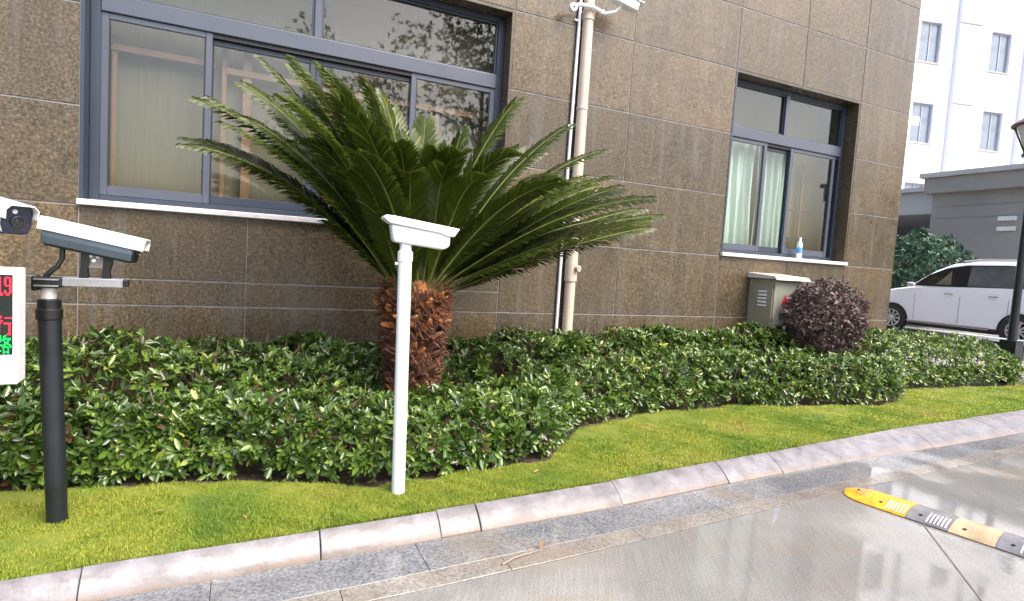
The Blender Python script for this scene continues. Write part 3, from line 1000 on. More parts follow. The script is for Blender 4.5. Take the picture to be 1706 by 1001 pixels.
def leaf_base_mesh(mat):
    # blunt upturned wedge, root at the origin, pointing +Z, outward +Y
    s = MB()
    secs = [(0, .042, .030, .0), (.045, .046, .034, .035), (.085, .036, .022, .065), (.11, .020, .010, .075)]
    V, F = [], []
    for (z, w_, t, y) in secs:
        V += [(-w_, y - t * .5, z), (0, y + t * .7, z - .008), (w_, y - t * .5, z), (0, y - t, z + .006)]
    for i in range(3):
        for k in range(4):
            F.append((i * 4 + k, i * 4 + (k + 1) % 4, i * 4 + 4 + (k + 1) % 4, i * 4 + 4 + k))
    F += [(3, 2, 1, 0), (12, 13, 14, 15)]
    me = bpy.data.meshes.new('leaf_base')
    me.from_pydata(V, [], F)
    me.materials.append(mat)
    return me
LB = [leaf_base_mesh(SCALE), leaf_base_mesh(SCALE2)]
for i in range(300):
    t = i / 299
    z = .12 + 1.02 * t ** .9
    q = i * 2.39996 + random.uniform(-.15, .15)
    out = Vector((math.cos(q), math.sin(q), 0))
    o = bpy.data.objects.new('leaf_base', LB[1 if (z > .88 and random.random() < .8) or random.random() < .05 else 0])
    p = Vector((CR.x, CR.y, z)) + out * (trunk_r(z) - .012)
    link(o, palm, p)
    tilt = random.uniform(-.1, .65) if z < .95 else random.uniform(.3, .95)
    o.rotation_euler = (Matrix.Rotation(q - PI / 2 + random.uniform(-.5, .5), 4, 'Z') @ Matrix.Rotation(-tilt, 4, 'X') @ Matrix.Rotation(random.uniform(-.9, .9), 4, 'Y')).to_euler()
    s_ = random.uniform(.75, 1.25)
    o.scale = (s_ * random.uniform(.55, .95), s_ * random.uniform(.5, 1), s_ * random.uniform(.6, 1.3))
# shaggy fibres at the crown and dry hanging strips
fb = MB()
for i in range(2600):
    q = random.uniform(0, 2 * PI)
    z = random.choice([random.uniform(.95, 1.28), random.uniform(.2, 1.15)])
    out = Vector((math.cos(q), math.sin(q), 0))
    tan = Vector((-out.y, out.x, 0))
    p = Vector((CR.x, CR.y, z)) + out * (trunk_r(z) + random.uniform(0, .05))
    d = (out * random.uniform(.1, .9) + tan * random.uniform(-.6, .6) + Vector((0, 0, random.uniform(-.9, .7)))).normalized() * random.uniform(.04, .12)
    w_ = tan * random.uniform(.003, .008)
    fb.add([p - w_, p + w_, p + d * .6 + w_ * .8 + Vector((0, 0, .01)), p + d], [(0, 1, 2, 3)])
props(part('fibres', fb, plain('orange_fibre', (.13, .050, .024), .8, var=.8, scale=12), palm), kind='stuff')

FROND = m_leaf('palm_leaflet', [(.0, (.022, .038, .006)), (.45, (.055, .088, .010)), (.75, (.10, .135, .016)), (1.0, (.24, .25, .05))], .31, trans=.36, spec=.5)
RACH = plain('frond_rachis', (.15, .16, .04), .5, var=.3)
def frond(az, th0, th1, L, pw=1.4, width=.19, roll=0, org=None):
    """rachis starts th0 from vertical and arches to th1 at its tip"""
    out = Vector((math.cos(az), math.sin(az), 0))
    tan = Vector((-out.y, out.x, 0))
    n = 26
    p = (org or CR) + out * .10 + tan * random.uniform(-.06, .06) + Vector((0, 0, random.uniform(-.06, .04)))
    pts, tg = [], []
    sway = random.uniform(-.12, .12)
    for i in range(n + 1):
        t = i / n
        th = th0 + (th1 - th0) * t ** pw
        d = (out * math.sin(th) + Vector((0, 0, 1)) * math.cos(th) + tan * sway * t).normalized()
        pts.append(p.copy()); tg.append(d)
        p = p + d * (L / n)
    P = np.array([tuple(v) for v in pts]); Tg = np.array([tuple(v) for v in tg])
    N_ = 130
    droop = .10 + .22 * abs(math.cos(az))
    ts = np.linspace(.13, 1.0, N_)
    ip = ts * n
    i0 = np.minimum(ip.astype(int), n - 1)
    fr_ = (ip - i0)[:, None]
    Pp = P[i0] * (1 - fr_) + P[i0 + 1] * fr_
    Tt = unit(Tg[i0] * (1 - fr_) + Tg[i0 + 1] * fr_)
    side = np.tile(np.array(tuple(tan)), (N_, 1))
    side = unit(side - (side * Tt).sum(1, keepdims=True) * Tt)
    nor = np.cross(side, Tt)          # underside/upperside
    upv = np.where(((nor * np.array([-out.x, -out.y, 1.2])).sum(1, keepdims=True)) > 0, nor, -nor)
    cr_, sr_ = math.cos(roll), math.sin(roll)
    side, upv = side * cr_ + upv * sr_, upv * cr_ - side * sr_
    prof = np.clip(np.sin(np.clip((ts - .10) / .30, 0, 1) * PI / 2), .15, 1) * np.clip(1.0 - .42 * np.clip((ts - .80) / .20, 0, 1) ** 2.0, .3, 1)
    Vs, Fs, Tn, o_ = [], [], [], 0
    base_t = np.clip(random.gauss(.42, .12), 0, 1)
    for sgn in (-1, 1):
        ll = width * prof * rng.uniform(.88, 1.08, N_)
        fwd = np.interp(ts, [0, .35, .8, 1], [.5, 1.0, 1.15, 1.9])[:, None]
        d = unit(side * sgn + Tt * fwd + upv * (.26 + rng.normal(0, .06, N_))[:, None] + rng.normal(0, .028, (N_, 3)))
        w_ = .0100 + .002 * rng.random(N_)
        a0, a1 = Pp - Tt * w_[:, None], Pp + Tt * w_[:, None]
        mid = Pp + d * (ll * .74)[:, None] - upv * (ll * droop * .3)[:, None]
        m0, m1 = mid - Tt * (w_ * .9)[:, None], mid + Tt * (w_ * .9)[:, None]
        tip = Pp + (d * ll[:, None]) - upv * (ll * droop)[:, None]
        Vs.append(np.stack([a0, a1, m1, m0, tip], 1).reshape(-1, 3))
        i_ = np.arange(N_)[:, None] * 5 + o_
        Fs.append(np.concatenate([i_ + [0, 1, 2], i_ + [0, 2, 3], i_ + [3, 2, 4]], 1).reshape(-1, 3))
        Tn.append(np.repeat(np.clip(base_t + rng.normal(0, .10, N_) + (rng.random(N_) < .03) * .4, 0, 1), 5))
        o_ += N_ * 5
    o = bpy.data.objects.new('frond', raw_mesh('frond', np.concatenate(Vs) - P[0], np.concatenate(Fs), FROND, np.concatenate(Tn)))
    link(o, palm, P[0])
    rb = MB()
    rb.tube(pts, [.014 - .011 * i / n for i in range(n + 1)], 6)
    part('rachis', rb, RACH, o, org=tuple(P[0]), smooth=True)

def ang_prof(a, lst):
    a = a % 360
    return float(np.interp(a, [q[0] for q in lst] + [lst[0][0] + 360], [q[1] for q in lst] + [lst[0][1]]))
# how far from vertical the outermost fronds start and end, by compass (0 = along the wall to the right)
TH_OUT0 = [(0, 58), (45, 40), (90, 16), (135, 24), (180, 42), (225, 36), (270, 30), (315, 44)]
TH_OUT1 = [(0, 82), (45, 58), (90, 34), (135, 60), (180, 84), (225, 88), (270, 92), (315, 88)]
LEN = [(0, 2.12), (45, 1.50), (90, 1.36), (135, 1.75), (180, 1.98), (225, 1.80), (270, 1.55), (315, 1.95)]
for layer, (f0, f1, fl, num) in enumerate(((1.0, 1.0, 1.0, 15), (.72, .84, .96, 13), (.45, .62, .92, 11), (.2, .38, .88, 7))):
    for i in range(num):
        a = (360 * (i + .5 * (layer % 2)) / num + random.uniform(-6, 6) + layer * 7) % 360
        if 205 < a < 338:
            continue
        t0 = ang_prof(a, TH_OUT0) * f0 + random.uniform(-3, 3)
        t1 = ang_prof(a, TH_OUT1) * f1 + random.uniform(-7, 7)
        L = ang_prof(a, LEN) * fl * random.uniform(.93, 1.06)
        frond(R(a), R(t0), R(t1), L, pw=random.uniform(1.4, 2.6), width=random.uniform(.19, .23), roll=.35 * math.cos(R(a)) + random.uniform(-.25, .25))
for (a, t0, t1, L) in ((192, 27, 50, 1.95), (207, 23, 52, 1.95), (200, 17, 42, 1.85), (186, 22, 44, 1.85), (176, 36, 76, 2.05), (166, 43, 84, 2.0), (217, 17, 60, 1.75), (183, 38, 66, 1.95), (-8, 61, 76, 2.15), (-20, 58, 82, 2.1), (-34, 53, 84, 1.95), (10, 57, 72, 2.0), (4, 50, 70, 1.95), (-26, 44, 74, 1.75), (-16, 40, 68, 1.7), (-6, 33, 66, 1.5), (20, 44, 66, 1.6)):
    frond(R(a), R(t0), R(t1), L, pw=2.0, width=.22, roll=.35 * math.cos(R(a)) + random.uniform(-.25, .25))
for (a, t0, t1, L) in ((-4, 54, 76, 2.05), (-12, 65, 77, 2.1), (-30, 62, 80, 1.85), (-22, 50, 72, 1.85), (16, 63, 75, 1.85), (170, 30, 62, 2.0), (200, 40, 74, 1.8), (212, 32, 70, 1.75)):
    frond(R(a), R(t0), R(t1), L, pw=2.2, width=.22, roll=.3 * math.cos(R(a)) + random.uniform(-.3, .3))
for (a, t0, t1, L) in ((78, 6, 18, 1.58), (112, 10, 22, 1.66), (40, 13, 24, 1.50), (140, 13, 27, 1.7), (60, 16, 30, 1.42), (224, 22, 58, 1.65), (-128, 34, 84, 1.55), (-50, 38, 82, 1.5), (232, 30, 74, 1.62)):
    frond(R(a), R(t0), R(t1), L, pw=2.4, width=.22, roll=random.uniform(-.3, .3))
# the front of the crown: stiff upright fronds that only curl over near their tips
for i, a in enumerate((-152, -138, -124, -112, -101, -90, -79, -68, -56, -44, -33)):
    t0 = 7 + abs(a + 95) * .42 + (8 if i % 2 else 0)
    frond(R(a), R(t0), R(t0 + 74 + random.uniform(-8, 8)), (1.26, 1.10)[i % 2] + abs(a + 95) * .0048, pw=5.0, width=.225, roll=random.uniform(-.12, .12))

# ------------------------------------------------------------------ trees across the road, mirrored in the windows
TREEL = m_leaf('street_tree_leaf', [(.05, (.02, .04, .012)), (.5, (.045, .085, .022)), (1.0, (.11, .16, .05))], .45, trans=.3)
def tree(name, label, x, y, h, rad, n):
    root = thing(name, (x, y, ROADZ), label, 'tree', 'trees across the road')
    tk = MB()
    top = Vector((x + random.uniform(-.3, .3), y, h * .75))
    tk.tube([(x, y, ROADZ - .02), (x + .05, y, h * .35), top], [.17, .13, .05], 10)
    for q in range(9):
        s = Vector((x, y, h * random.uniform(.35, .6)))
        e = s + Vector((random.uniform(-1, 1) * rad * .8, random.uniform(-1, 1) * rad * .8, random.uniform(.5, 1.6)))
        tk.tube([s, s.lerp(e, .5) + Vector((0, 0, .2)), e], [.06, .04, .015], 6)
    part('trunk', tk, TWIG, root, smooth=True)
    cl = np.array([[x, y, h * .72]]) + rng.normal(0, 1, (26, 3)) * np.array([rad * .5, rad * .5, h * .16])
    ci = rng.integers(0, 26, n)
    P = cl[ci] + rng.normal(0, 1, (n, 3)) * np.array([.42, .42, .34])
    PP, A, Nl, L, W = rosettes(P, rng.normal(0, 1, (n, 3)) + np.array([0, 0, .6]), 5, .15, .4, .5)
    V, F = leaves(PP, A, Nl, L, W * 1.2)
    o = bpy.data.objects.new('crown', raw_mesh('crown', V - np.array([x, y, ROADZ]), F, TREEL, np.repeat(rng.random(len(PP)), 7)))
    link(o, root, (x, y, ROADZ))
    props(o, kind='stuff')
    return root
tree('street_tree', 'leafy tree across the road opposite the palm', 3.2, -9.0, 7.4, 2.4, 1400)
tree('street_tree', 'leafy tree across the road opposite the downpipe', 7.6, -7.5, 10.8, 3.0, 1700)
tree('street_tree', 'leafy tree across the road opposite the building corner', 15.5, -9.5, 8.0, 2.4, 1300)
#==VEG_END==

# ------------------------------------------------------------------ roadside cameras
BLUEGREY = plain('blue_grey_housing', (.085, .118, .15), .35, metal=.3, var=.12)
def cam_head(root, c, yaw, tilt, body_mat, hood_mat, front_mat, hood_h=.0, ln=1.0, front=True, flare=.0):
    """box camera head: housing under a folded sun hood; local +x looks out of the lens"""
    T = Matrix.Translation(c) @ Matrix.Rotation(yaw, 4, 'Z') @ Matrix.Rotation(tilt, 4, 'Y') @ Matrix.Diagonal((ln, 1, 1, 1))
    hs = part('housing', MB().prism([(-.056, .028), (-.058, -.03), (-.044, -.070), (.044, -.070), (.058, -.03), (.056, .028)], 'X', -.205, .19, T=T), body_mat, root, bevel=.006)
    sec = [(-.064, -.002), (-.066, .040), (-.046, .062), (.046, .062), (.066, .040), (.064, -.002), (.060, -.002), (.061, .038), (.044, .057), (-.044, .057), (-.061, .038), (-.060, -.002)]
    part('sun_hood', MB().prism(sec, 'X', -.225, .235, T=T), hood_mat, root, bevel=.0015, seg=1)
    part('hood_back', MB().prism(sec[:6], 'X', -.226, -.218, T=T), hood_mat, hs)
    part('underside', MB().box(-.19, .18, -.042, .042, -.078, -.0705, T=T), BLACKP, hs, bevel=.003, seg=1)
    if front:
        fp = part('front_plate', MB().prism([(-.058, .052), (-.060, -.03), (-.046, -.073), (.046, -.073), (.060, -.03), (.058, .052)], 'X', .1905, .199, T=T), front_mat, root, bevel=.003)
        L = MB().lathe([(.026, 0), (.026, .010), (.022, .012), (.020, .006)], (.199, .0, -.015), 20, 'X').T(T)
        part('lens_ring', L, plain('lens_ring_black', (.03, .032, .035), .3), fp, smooth=True)
        part('lens', MB().lathe([(.0, .002), (.019, .002), (.014, .008), (.0, .010)], (.199, 0, -.015), 18, 'X').T(T), plain('lens_glass', (.01, .011, .014), .05, coat=1), fp, smooth=True)
        part('infrared_lamp', MB().lathe([(.0, 0), (.010, 0), (.010, .004), (.0, .005)], (.199, -.012, .028), 12, 'X').T(T), WHITE, fp, smooth=True)
    return T

pc = thing('camera_post', (-.85, 3.62, 0), 'plate-reading camera with white hood and dark blue body on a black post', 'camera')
def lean(x, z, k=-.035):
    return x + k * z
part('post', MB().tube([(lean(-.85, z), 3.62, z) for z in (-.03, .4, .8, 1.10)], [.046, .047, .048, .049], 20), BLACK, pc, smooth=True)
part('collar', MB().lathe([(.050, 0), (.056, .004), (.056, .05), (.050, .056), (.050, .10), (.036, .106)], (lean(-.85, 1.1), 3.62, 1.06), 22), BLACKP, pc, smooth=True)
part('sleeve', MB().lathe([(.034, 0), (.034, .09)], (lean(-.85, 1.2), 3.62, 1.15), 18), plain('galvanised_sleeve', (.55, .54, .52), .4, metal=.3), pc, smooth=True)
cl = part('clamp', MB().box(-.945, -.835, 3.57, 3.67, 1.222, 1.275).box(-.955, -.93, 3.58, 3.66, 1.205, 1.28), BLACKP, pc, bevel=.008)
for zz in (1.23, 1.262):
    part('clamp_band', MB().box(-.940, -.840, 3.563, 3.5695, zz, zz + .007), STEEL, cl)
ar = part('arm', MB().box(-.835, -.575, 3.598, 3.642, 1.232, 1.276), STEEL, pc, bevel=.003)
part('end_cap', MB().box(-.574, -.552, 3.597, 3.643, 1.236, 1.272), BLACKP, ar, bevel=.003)
cam_head(pc, (-.705, 3.62, 1.475), R(-4), R(11), BLUEGREY, WHITE, BLACKP)
for (xa, xb) in ((-.765, -.725), (-.670, -.630)):
    part('mount_leg', MB().prism([(xa, 1.278), (xb, 1.278), (xb - .004, 1.32), (xb + .008, 1.36), (xb + .002, 1.405), (xa + .006, 1.405), (xa + .008, 1.35), (xa + .004, 1.31)], 'Y', 3.60, 3.64), BLACKP, pc, bevel=.003)
mp = part('mount_plate', MB().box(-.735, -.66, 3.607, 3.633, 1.33, 1.408), plain('dull_plate', (.20, .20, .19), .4, metal=.6), pc)
for (x, z) in ((-.715, 1.392), (-.685, 1.388), (-.702, 1.368)):
    part('bolt', MB().lathe([(.009, 0), (.009, -.004), (.0, -.006)], (x, 3.606, z), 10, 'Y'), WHITE, mp)
part('cable', MB().tube([(-.835, 3.62, 1.445), (-.838, 3.62, 1.37), (-.855, 3.615, 1.33), (-.885, 3.61, 1.30), (-.905, 3.61, 1.272)], .012, 10), BLACKP, pc, smooth=True)

wp = thing('camera_post', (.916, 3.47, 0), 'all-white hooded camera on a slim white pole in front of the palm', 'camera')
part('pole', MB().tube([(.916 - .019 * z, 3.47, z) for z in (-.03, .5, 1.0, 1.50)], .041, 22), WHITE, wp, smooth=True)
part('pole_cap', MB().lathe([(.042, 0), (.046, .003), (.046, .06), (.036, .066), (.034, .10)], (.888, 3.47, 1.455), 22), WHITE, wp, smooth=True)
part('knob', MB().lathe([(.0, -.018), (.009, -.018), (.009, 0)], (.845, 3.47, 1.44), 10, 'X'), WHITE, wp)
part('knuckle', MB().lathe([(.0, -.03), (.030, -.028), (.032, 0), (.030, .028), (.0, .03)], (.885, 3.47, 1.565), 16, 'Y'), WHITE, wp, smooth=True)
part('screw', MB().lathe([(.008, 0), (.008, -.004)], (.885, 3.439, 1.565), 10, 'Y'), STEEL, wp)
T = Matrix.Translation((.968, 3.47, 1.63)) @ Matrix.Rotation(R(-4), 4, 'Z') @ Matrix.Rotation(R(5.5), 4, 'Y')
part('housing', MB().prism([(-.185, .03), (-.155, -.075), (.155, -.075), (.19, -.05), (.185, .03)], 'Y', -.055, .055, T=T), WHITE, wp, bevel=.016, seg=3)
part('sun_hood', MB().prism([(-.235, .055), (-.225, .075), (-.17, .078), (.235, .068), (.205, .012), (.16, .010), (.12, .022), (-.19, .030)], 'Y', -.07, .07, T=T), WHITE, wp, bevel=.008, seg=3)
part('front_glass', MB().box(.186, .191, -.04, .04, -.045, .01, T=T), BLACKP, wp)

bc = thing('bullet_camera', (-1.19, 3.56, 0), 'white-topped camera with black face and lens at the left edge above the display', 'camera')
cam_head(bc, (-1.058, 3.43, 1.585), R(-47), R(9), WHITE, WHITE, plain('navy_black_face', (.010, .014, .035), .25, coat=.4), ln=1.0)
part('post', MB().tube([(-1.19, 3.56, -.03), (-1.19, 3.56, 1.40)], .042, 18), BLACK, bc, smooth=True)
part('bracket', MB().tube([(-1.19, 3.56, 1.38), (-1.17, 3.545, 1.47), (-1.10, 3.49, 1.53)], .016, 10), STEEL, bc, smooth=True)

# ------------------------------------------------------------------ LED display
sg = thing('display_sign', (-1.2, 3.35, 0), 'white roadside display cabinet with red and green lit characters at the left edge', 'sign')
TS = Matrix.Translation((-.925, 3.30, 0)) @ Matrix.Rotation(R(2), 4, 'Z')
part('cabinet', MB().box(-.56, 0, 0, .12, .797, 1.328, T=TS), WHITE, sg, bevel=.006)
part('post', MB().box(-.33, -.23, .02, .10, -.03, .796, T=TS), WHITE, sg, bevel=.006)
sc = part('screen', MB().box(-.535, -.018, -.004, -.001, .936, 1.298, T=TS), plain('dark_led_panel', (.008, .014, .012), .25, var=.3), sg)
def emis(name, col, s):
    a = NT(name)
    a.set(Roughness=.4)
    a.p.inputs['Base Color'].default_value = (*col, 1)
    a.p.inputs['Emission Color'].default_value = (*col, 1)
    nz = a.ramp(a.noise(a.obj(), 180, 2), [(.3, s * .7), (.7, s * 1.2)])
    a.l(nz, a.p.inputs['Emission Strength'])
    return a.m
LEDR, LEDG = emis('red_led', (1, .02, .045), .75), emis('green_led', (.0, .85, .10), .6)
GL = {
 '-': ["....", "....", "....", "....", "....", "....", "####", "....", "....", "....", "....", "....", "....", "...."],
 '1': ["..##..", ".###..", "####..", "..##..", "..##..", "..##..", "..##..", "..##..", "..##..", "..##..", "..##..", "..##..", "######", "######"],
 '9': [".#####.", "##...##", "##...##", "##...##", "##...##", "##...##", ".######", ".....##", ".....##", ".....##", "##...##", "##...##", ".##.##.", "..###.."],
 'xing': ["....##..........", "...##....#######", "..##............", ".##..##.........", "....##..........", "...##...########", "..##.........##.", ".###.........##.", "##.#.........##.", "...#.........##.", "...#.........##.", "...#.........##.", "...#.........##.", "...#.......####."],
 'lu': ["#####...##......", "#...#..##.......", "#...#..########.", "#...#.##....##..", "#####...#..##...", "..#......###....", "..#.....##.##...", "#.####.##....##.", "#.#...######..##", "#.#....#....#...", "#.#....#....#...", "#.###..#....#...", "###....######...", ".......#....#..."],
}
def glyph(key, x1, z1, pw, ph, mat, name):
    g_ = GL[key]
    w_ = len(g_[0])
    q = MB()
    for r_, row in enumerate(g_):
        for c_, ch in enumerate(row):
            if ch == '#':
                xa = x1 - (w_ - c_) * pw
                za = z1 - (r_ + 1) * ph
                q.box(xa + pw * .04, xa + pw * .96, -.0065, -.0045, za + ph * .08, za + ph * .92, T=TS)
    part(name, q, mat, sc)
    return x1 - w_ * pw
pw, ph = .0034, .0060
x = glyph('9', -.022, 1.288, .0036, ph, LEDR, 'led_numeral')
x = glyph('1', x - .004, 1.288, .0036, ph, LEDR, 'led_numeral')
glyph('-', x - .004, 1.288, .0036, ph, LEDR, 'led_dash')
glyph('xing', -.021, 1.112, pw, .0062, LEDR, 'led_character')
glyph('lu', -.020, 1.024, pw, .0061, LEDG, 'led_character')

# ------------------------------------------------------------------ speed bump
YEL = plain('yellow_rubber', (.72, .36, .02), .36, var=.35, scale=16)
YEL2 = plain('faded_orange_rubber', (.50, .36, .22), .36, var=.3, scale=8)
BLK = plain('worn_black_rubber', (.17, .17, .185), .32, var=.3, scale=10)
REFL = plain('reflective_strip', (.75, .73, .68), .3, var=.12, scale=30)
sb = thing('speed_bump', (4.25, 2.3, ROADZ), 'yellow and black striped rubber speed bump lying across the wet road', 'speed bump')
S0 = Vector((4.24, 2.80, ROADZ + .003))
sdv = Vector((.24, -1, 0)).normalized()
sw = Vector((-sdv.y, sdv.x, 0))
if sw.x > 0: sw = -sw
def bump_sec(s, half, h):
    out = []
    for k in range(11):
        u = -1 + 2 * k / 10
        out.append(S0 + sdv * s + sw * (u * half) + Vector((0, 0, h * max(0, (1 - abs(u) ** 2.2)) + .006)))
    return out
def bump_seg(name, s0, s1, mat, cap=False):
    n = 8
    V, F = [], []
    for i in range(n + 1):
        t = i / n
        s = s0 + (s1 - s0) * t
        if cap:
            e = math.sqrt(max(.0, 1 - (1 - t) ** 2))
            hf, hh = .03 + .145 * e, .008 + .032 * min(1, t * 1.3)
        else:
            hf, hh = .175, .040
        sec = bump_sec(s, hf, hh)
        V += sec + [sec[-1] * 1 + Vector((0, 0, ROADZ + .003 - sec[-1].z)), sec[0] + Vector((0, 0, ROADZ + .003 - sec[0].z))]
    m = 13
    for i in range(n):
        for k in range(m):
            F.append((i * m + k, i * m + (k + 1) % m, (i + 1) * m + (k + 1) % m, (i + 1) * m + k))
    F += [tuple(range(m)), tuple(n * m + k for k in range(m))]
    return part(name, MB().add(V, F), mat, sb, smooth=True, angle=35)
def stripes(seg, s0, s1, mat, n=7, u0=.25, u1=.92):
    q = MB()
    for i in range(n):
        s = s0 + (s1 - s0) * (i + .2) / n
        dw = (s1 - s0) / n * .45
        for k in range(5):
            ua, ub = u0 + (u1 - u0) * k / 5, u0 + (u1 - u0) * (k + 1) / 5
            def pt(u, s_):
                return S0 + sdv * s_ + sw * (u * .175) + Vector((0, 0, .04 * (1 - abs(u) ** 2.2) + .0105))
            q.add([pt(ua, s), pt(ub, s), pt(ub, s + dw), pt(ua, s + dw)], [(0, 1, 2, 3)])
    part('reflective_stripes', q, mat, seg)
def bolt(seg, s, u):
    p = S0 + sdv * s + sw * (u * .175) + Vector((0, 0, .04 * (1 - abs(u) ** 2.2) + .006))
    part('bolt', MB().lathe([(.011, 0), (.011, .005), (.004, .006)], tuple(p), 10), GASKET, seg)
c0_ = bump_seg('end_cap', 0, .20, YEL, True)
stripes(c0_, .11, .185, YEL2, 4, -.1, .55)
bolt(c0_, .10, .2)
s = .202
mats = [YEL, BLK, YEL2, BLK, YEL, BLK]
lens = [.24, .25, .25]
i = 0
while s < 6.0:
    L = .245
    mt_ = mats[i] if i < 6 else (YEL, BLK)[i % 2]
    sgm = bump_seg('rubber_segment', s, s + L - .003, mt_)
    stripes(sgm, s + L * .45, s + L * .97, REFL if i != 2 else YEL2, 6)
    bolt(sgm, s + L * .3, .62)
    s += L
    i += 1
bump_seg('end_cap', s + .20, s, YEL, True)

# ------------------------------------------------------------------ lamp post, rail, bollard
lp = thing('lamp_post', (11.6, 5.12, 0), 'black lamp post with square base and flared lantern at the right edge', 'lamp post')
DARK = plain('lamp_black', (.007, .010, .017), .35, coat=.3, var=.3)
part('base', MB().box(11.48, 11.72, 5.0, 5.24, -.02, .70), DARK, lp, bevel=.01)
part('post', MB().tube([(11.6, 5.12, .70), (11.6, 5.12, 1.3), (11.6, 5.12, 3.6)], [.068, .058, .05], 18), DARK, lp, smooth=True)
part('lantern_cap', MB().lathe([(.34, 0), (.345, .03), (.20, .14), (.06, .22), (.02, .27)], (11.6, 5.12, 4.20), 24), plain('lantern_red_brown', (.10, .045, .04), .4), lp, smooth=True)
part('lantern_glass', MB().lathe([(.12, 0), (.26, .42), (.25, .425)], (11.6, 5.12, 3.78), 20), plain('opal_glass', (.75, .75, .78), .3, var=.03), lp, smooth=True)
for q in range(6):
    a = q * PI / 3
    part('lantern_rib', MB().tube([(11.6 + .125 * math.cos(a), 5.12 + .125 * math.sin(a), 3.77), (11.6 + .29 * math.cos(a), 5.12 + .29 * math.sin(a), 4.21)], .014, 8), DARK, lp)
part('lantern_seat', MB().lathe([(.06, 0), (.17, .03), (.17, .07), (.12, .08)], (11.6, 5.12, 3.69), 20), DARK, lp, smooth=True)

rl = thing('guard_rail', (13.6, 6.2, 0), 'low white rail with its underside shadow built as a black strip between the hedge and the white car', 'rail')
part('beam', MB().box(13.56, 13.70, 4.6, 6.9, .50, .575), WHITE, rl, bevel=.008)
part('underside_shade', MB().box(13.60, 13.68, 4.6, 6.9, .415, .497), BLACKP, rl)  # black bar stands in for the shadow under the white rail
for yy in (4.7, 5.8, 6.75):
    part('rail_post', MB().box(13.60, 13.67, yy, yy + .07, -.02, .414), BLACKP, rl)
bo = thing('bollard', (11.72, 4.88, 0), 'short dark red post at the right edge beside the hedge end', 'bollard')
part('bollard_post', MB().lathe([(.045, -.02), (.045, .40), (.035, .43), (.0, .44)], (11.72, 4.88, 0), 16), plain('dark_red_paint', (.16, .015, .02), .4), bo, smooth=True)
part('bollard_foot', MB().lathe([(.07, -.02), (.07, .015), (.046, .02)], (11.72, 4.88, 0), 16), BLACKP, bo)

# ------------------------------------------------------------------ driveway behind
DRV = wet_mat('pale_driveway', [(.3, (.42, .41, .41)), (.5, (.50, .49, .49)), (.7, (.56, .55, .55))], .6, .15, .4, bumpS=.1, grain=30)
V = [(12.2, 3.9, .0), (12.2, 22, .0), (14.4, 3.9, .29), (14.4, 22, .29), (45, 3.9, .30), (45, 22, .30), (12.2, -14, -.09), (45, -14, .2), (14.4, -14, -.09)]
b = MB().add(V, [(0, 2, 3, 1), (2, 4, 5, 3), (6, 8, 2, 0), (8, 7, 4, 2)])
props(part('driveway', b, DRV), kind='structure')

STUC = plain('grey_render', (.27, .26, .235), .7, var=.14, scale=.6)
STUC2 = plain('light_grey_fascia', (.42, .42, .41), .6, var=.08, scale=.8)

# ------------------------------------------------------------------ white car
car = thing('car', (16.45, 8.1, .30), 'white people carrier parked side-on beyond the building corner', 'car')
CARW = plain('white_car_paint', (.78, .79, .84), .22, coat=.8, var=.02)
CGL = plain('car_glass', (.085, .10, .105), .06, coat=.5, var=.3, scale=3)
TYRE = plain('tyre_rubber', (.02, .02, .022), .7)
RIM = plain('alloy_rim', (.62, .63, .66), .28, metal=.7, var=.05)
CHROME = plain('chrome_trim', (.6, .6, .62), .2, metal=.9, var=.05)
XC, YR, ZG = 16.45, 6.78, .30       # centre line, rear axle, ground
def loft(secs):
    m = len(secs[0][1])
    V = [(XC + x, YR + y, ZG + z) for (y, pts) in secs for (x, z) in pts]
    F = []
    for i in range(len(secs) - 1):
        for k in range(m):
            F.append((i * m + k, i * m + (k + 1) % m, (i + 1) * m + (k + 1) % m, (i + 1) * m + k))
    F += [tuple(range(m)), tuple((len(secs) - 1) * m + k for k in range(m))]
    return MB().add(V, F)
def low_sec(zb, zt, hw, crown=.0):
    half = [(hw * .80, zb), (hw * .97, zb + .10), (hw, zb + .34), (hw * .985, zt - .22), (hw * .95, zt - .04), (hw * .86, zt)]
    return [(-x, z) for x, z in half] + [(0, zt + crown)] + [(x, z) for x, z in half[::-1]]
LOW = [(-.98, .42, 1.02, .70), (-.90, .30, 1.22, .82), (-.55, .24, 1.30, .89), (.0, .23, 1.305, .905), (.9, .22, 1.28, .91), (1.8, .22, 1.235, .91), (2.30, .22, 1.20, .905), (2.75, .23, 1.12, .895), (3.15, .25, 1.03, .86), (3.45, .28, .92, .78), (3.60, .36, .80, .62)]
part('body', loft([(y, low_sec(zb, zt, hw, .03)) for y, zb, zt, hw in LOW]), CARW, car, smooth=True, angle=50)
def roof_sec(zb, zt, hb, ht):
    half = [(hb, zb), (hb - (hb - ht) * .45, zb + (zt - zb) * .5), (ht + .02, zt - .10), (ht - .06, zt - .03), (ht * .55, zt)]
    return [(-x, z) for x, z in half] + [(0, zt + .012)] + [(x, z) for x, z in half[::-1]]
TOPS = [(-.93, 1.18, 1.22, .76, .66), (-.86, 1.18, 1.50, .80, .66), (-.72, 1.20, 1.78, .82, .66), (-.35, 1.20, 1.875, .84, .67), (.4, 1.20, 1.90, .85, .68), (1.1, 1.20, 1.89, .85, .68), (1.55, 1.18, 1.82, .85, .67), (1.95, 1.16, 1.64, .85, .66), (2.30, 1.14, 1.40, .84, .66), (2.62, 1.08, 1.17, .82, .66)]
part('cabin', loft([(y, roof_sec(*q)) for y, *q in TOPS]), CARW, car, smooth=True, angle=50)
def side_x(z):      # half width of the cabin side at height z
    t = (z - 1.20) / .68
    return .855 - .155 * max(0, t) ** 1.15
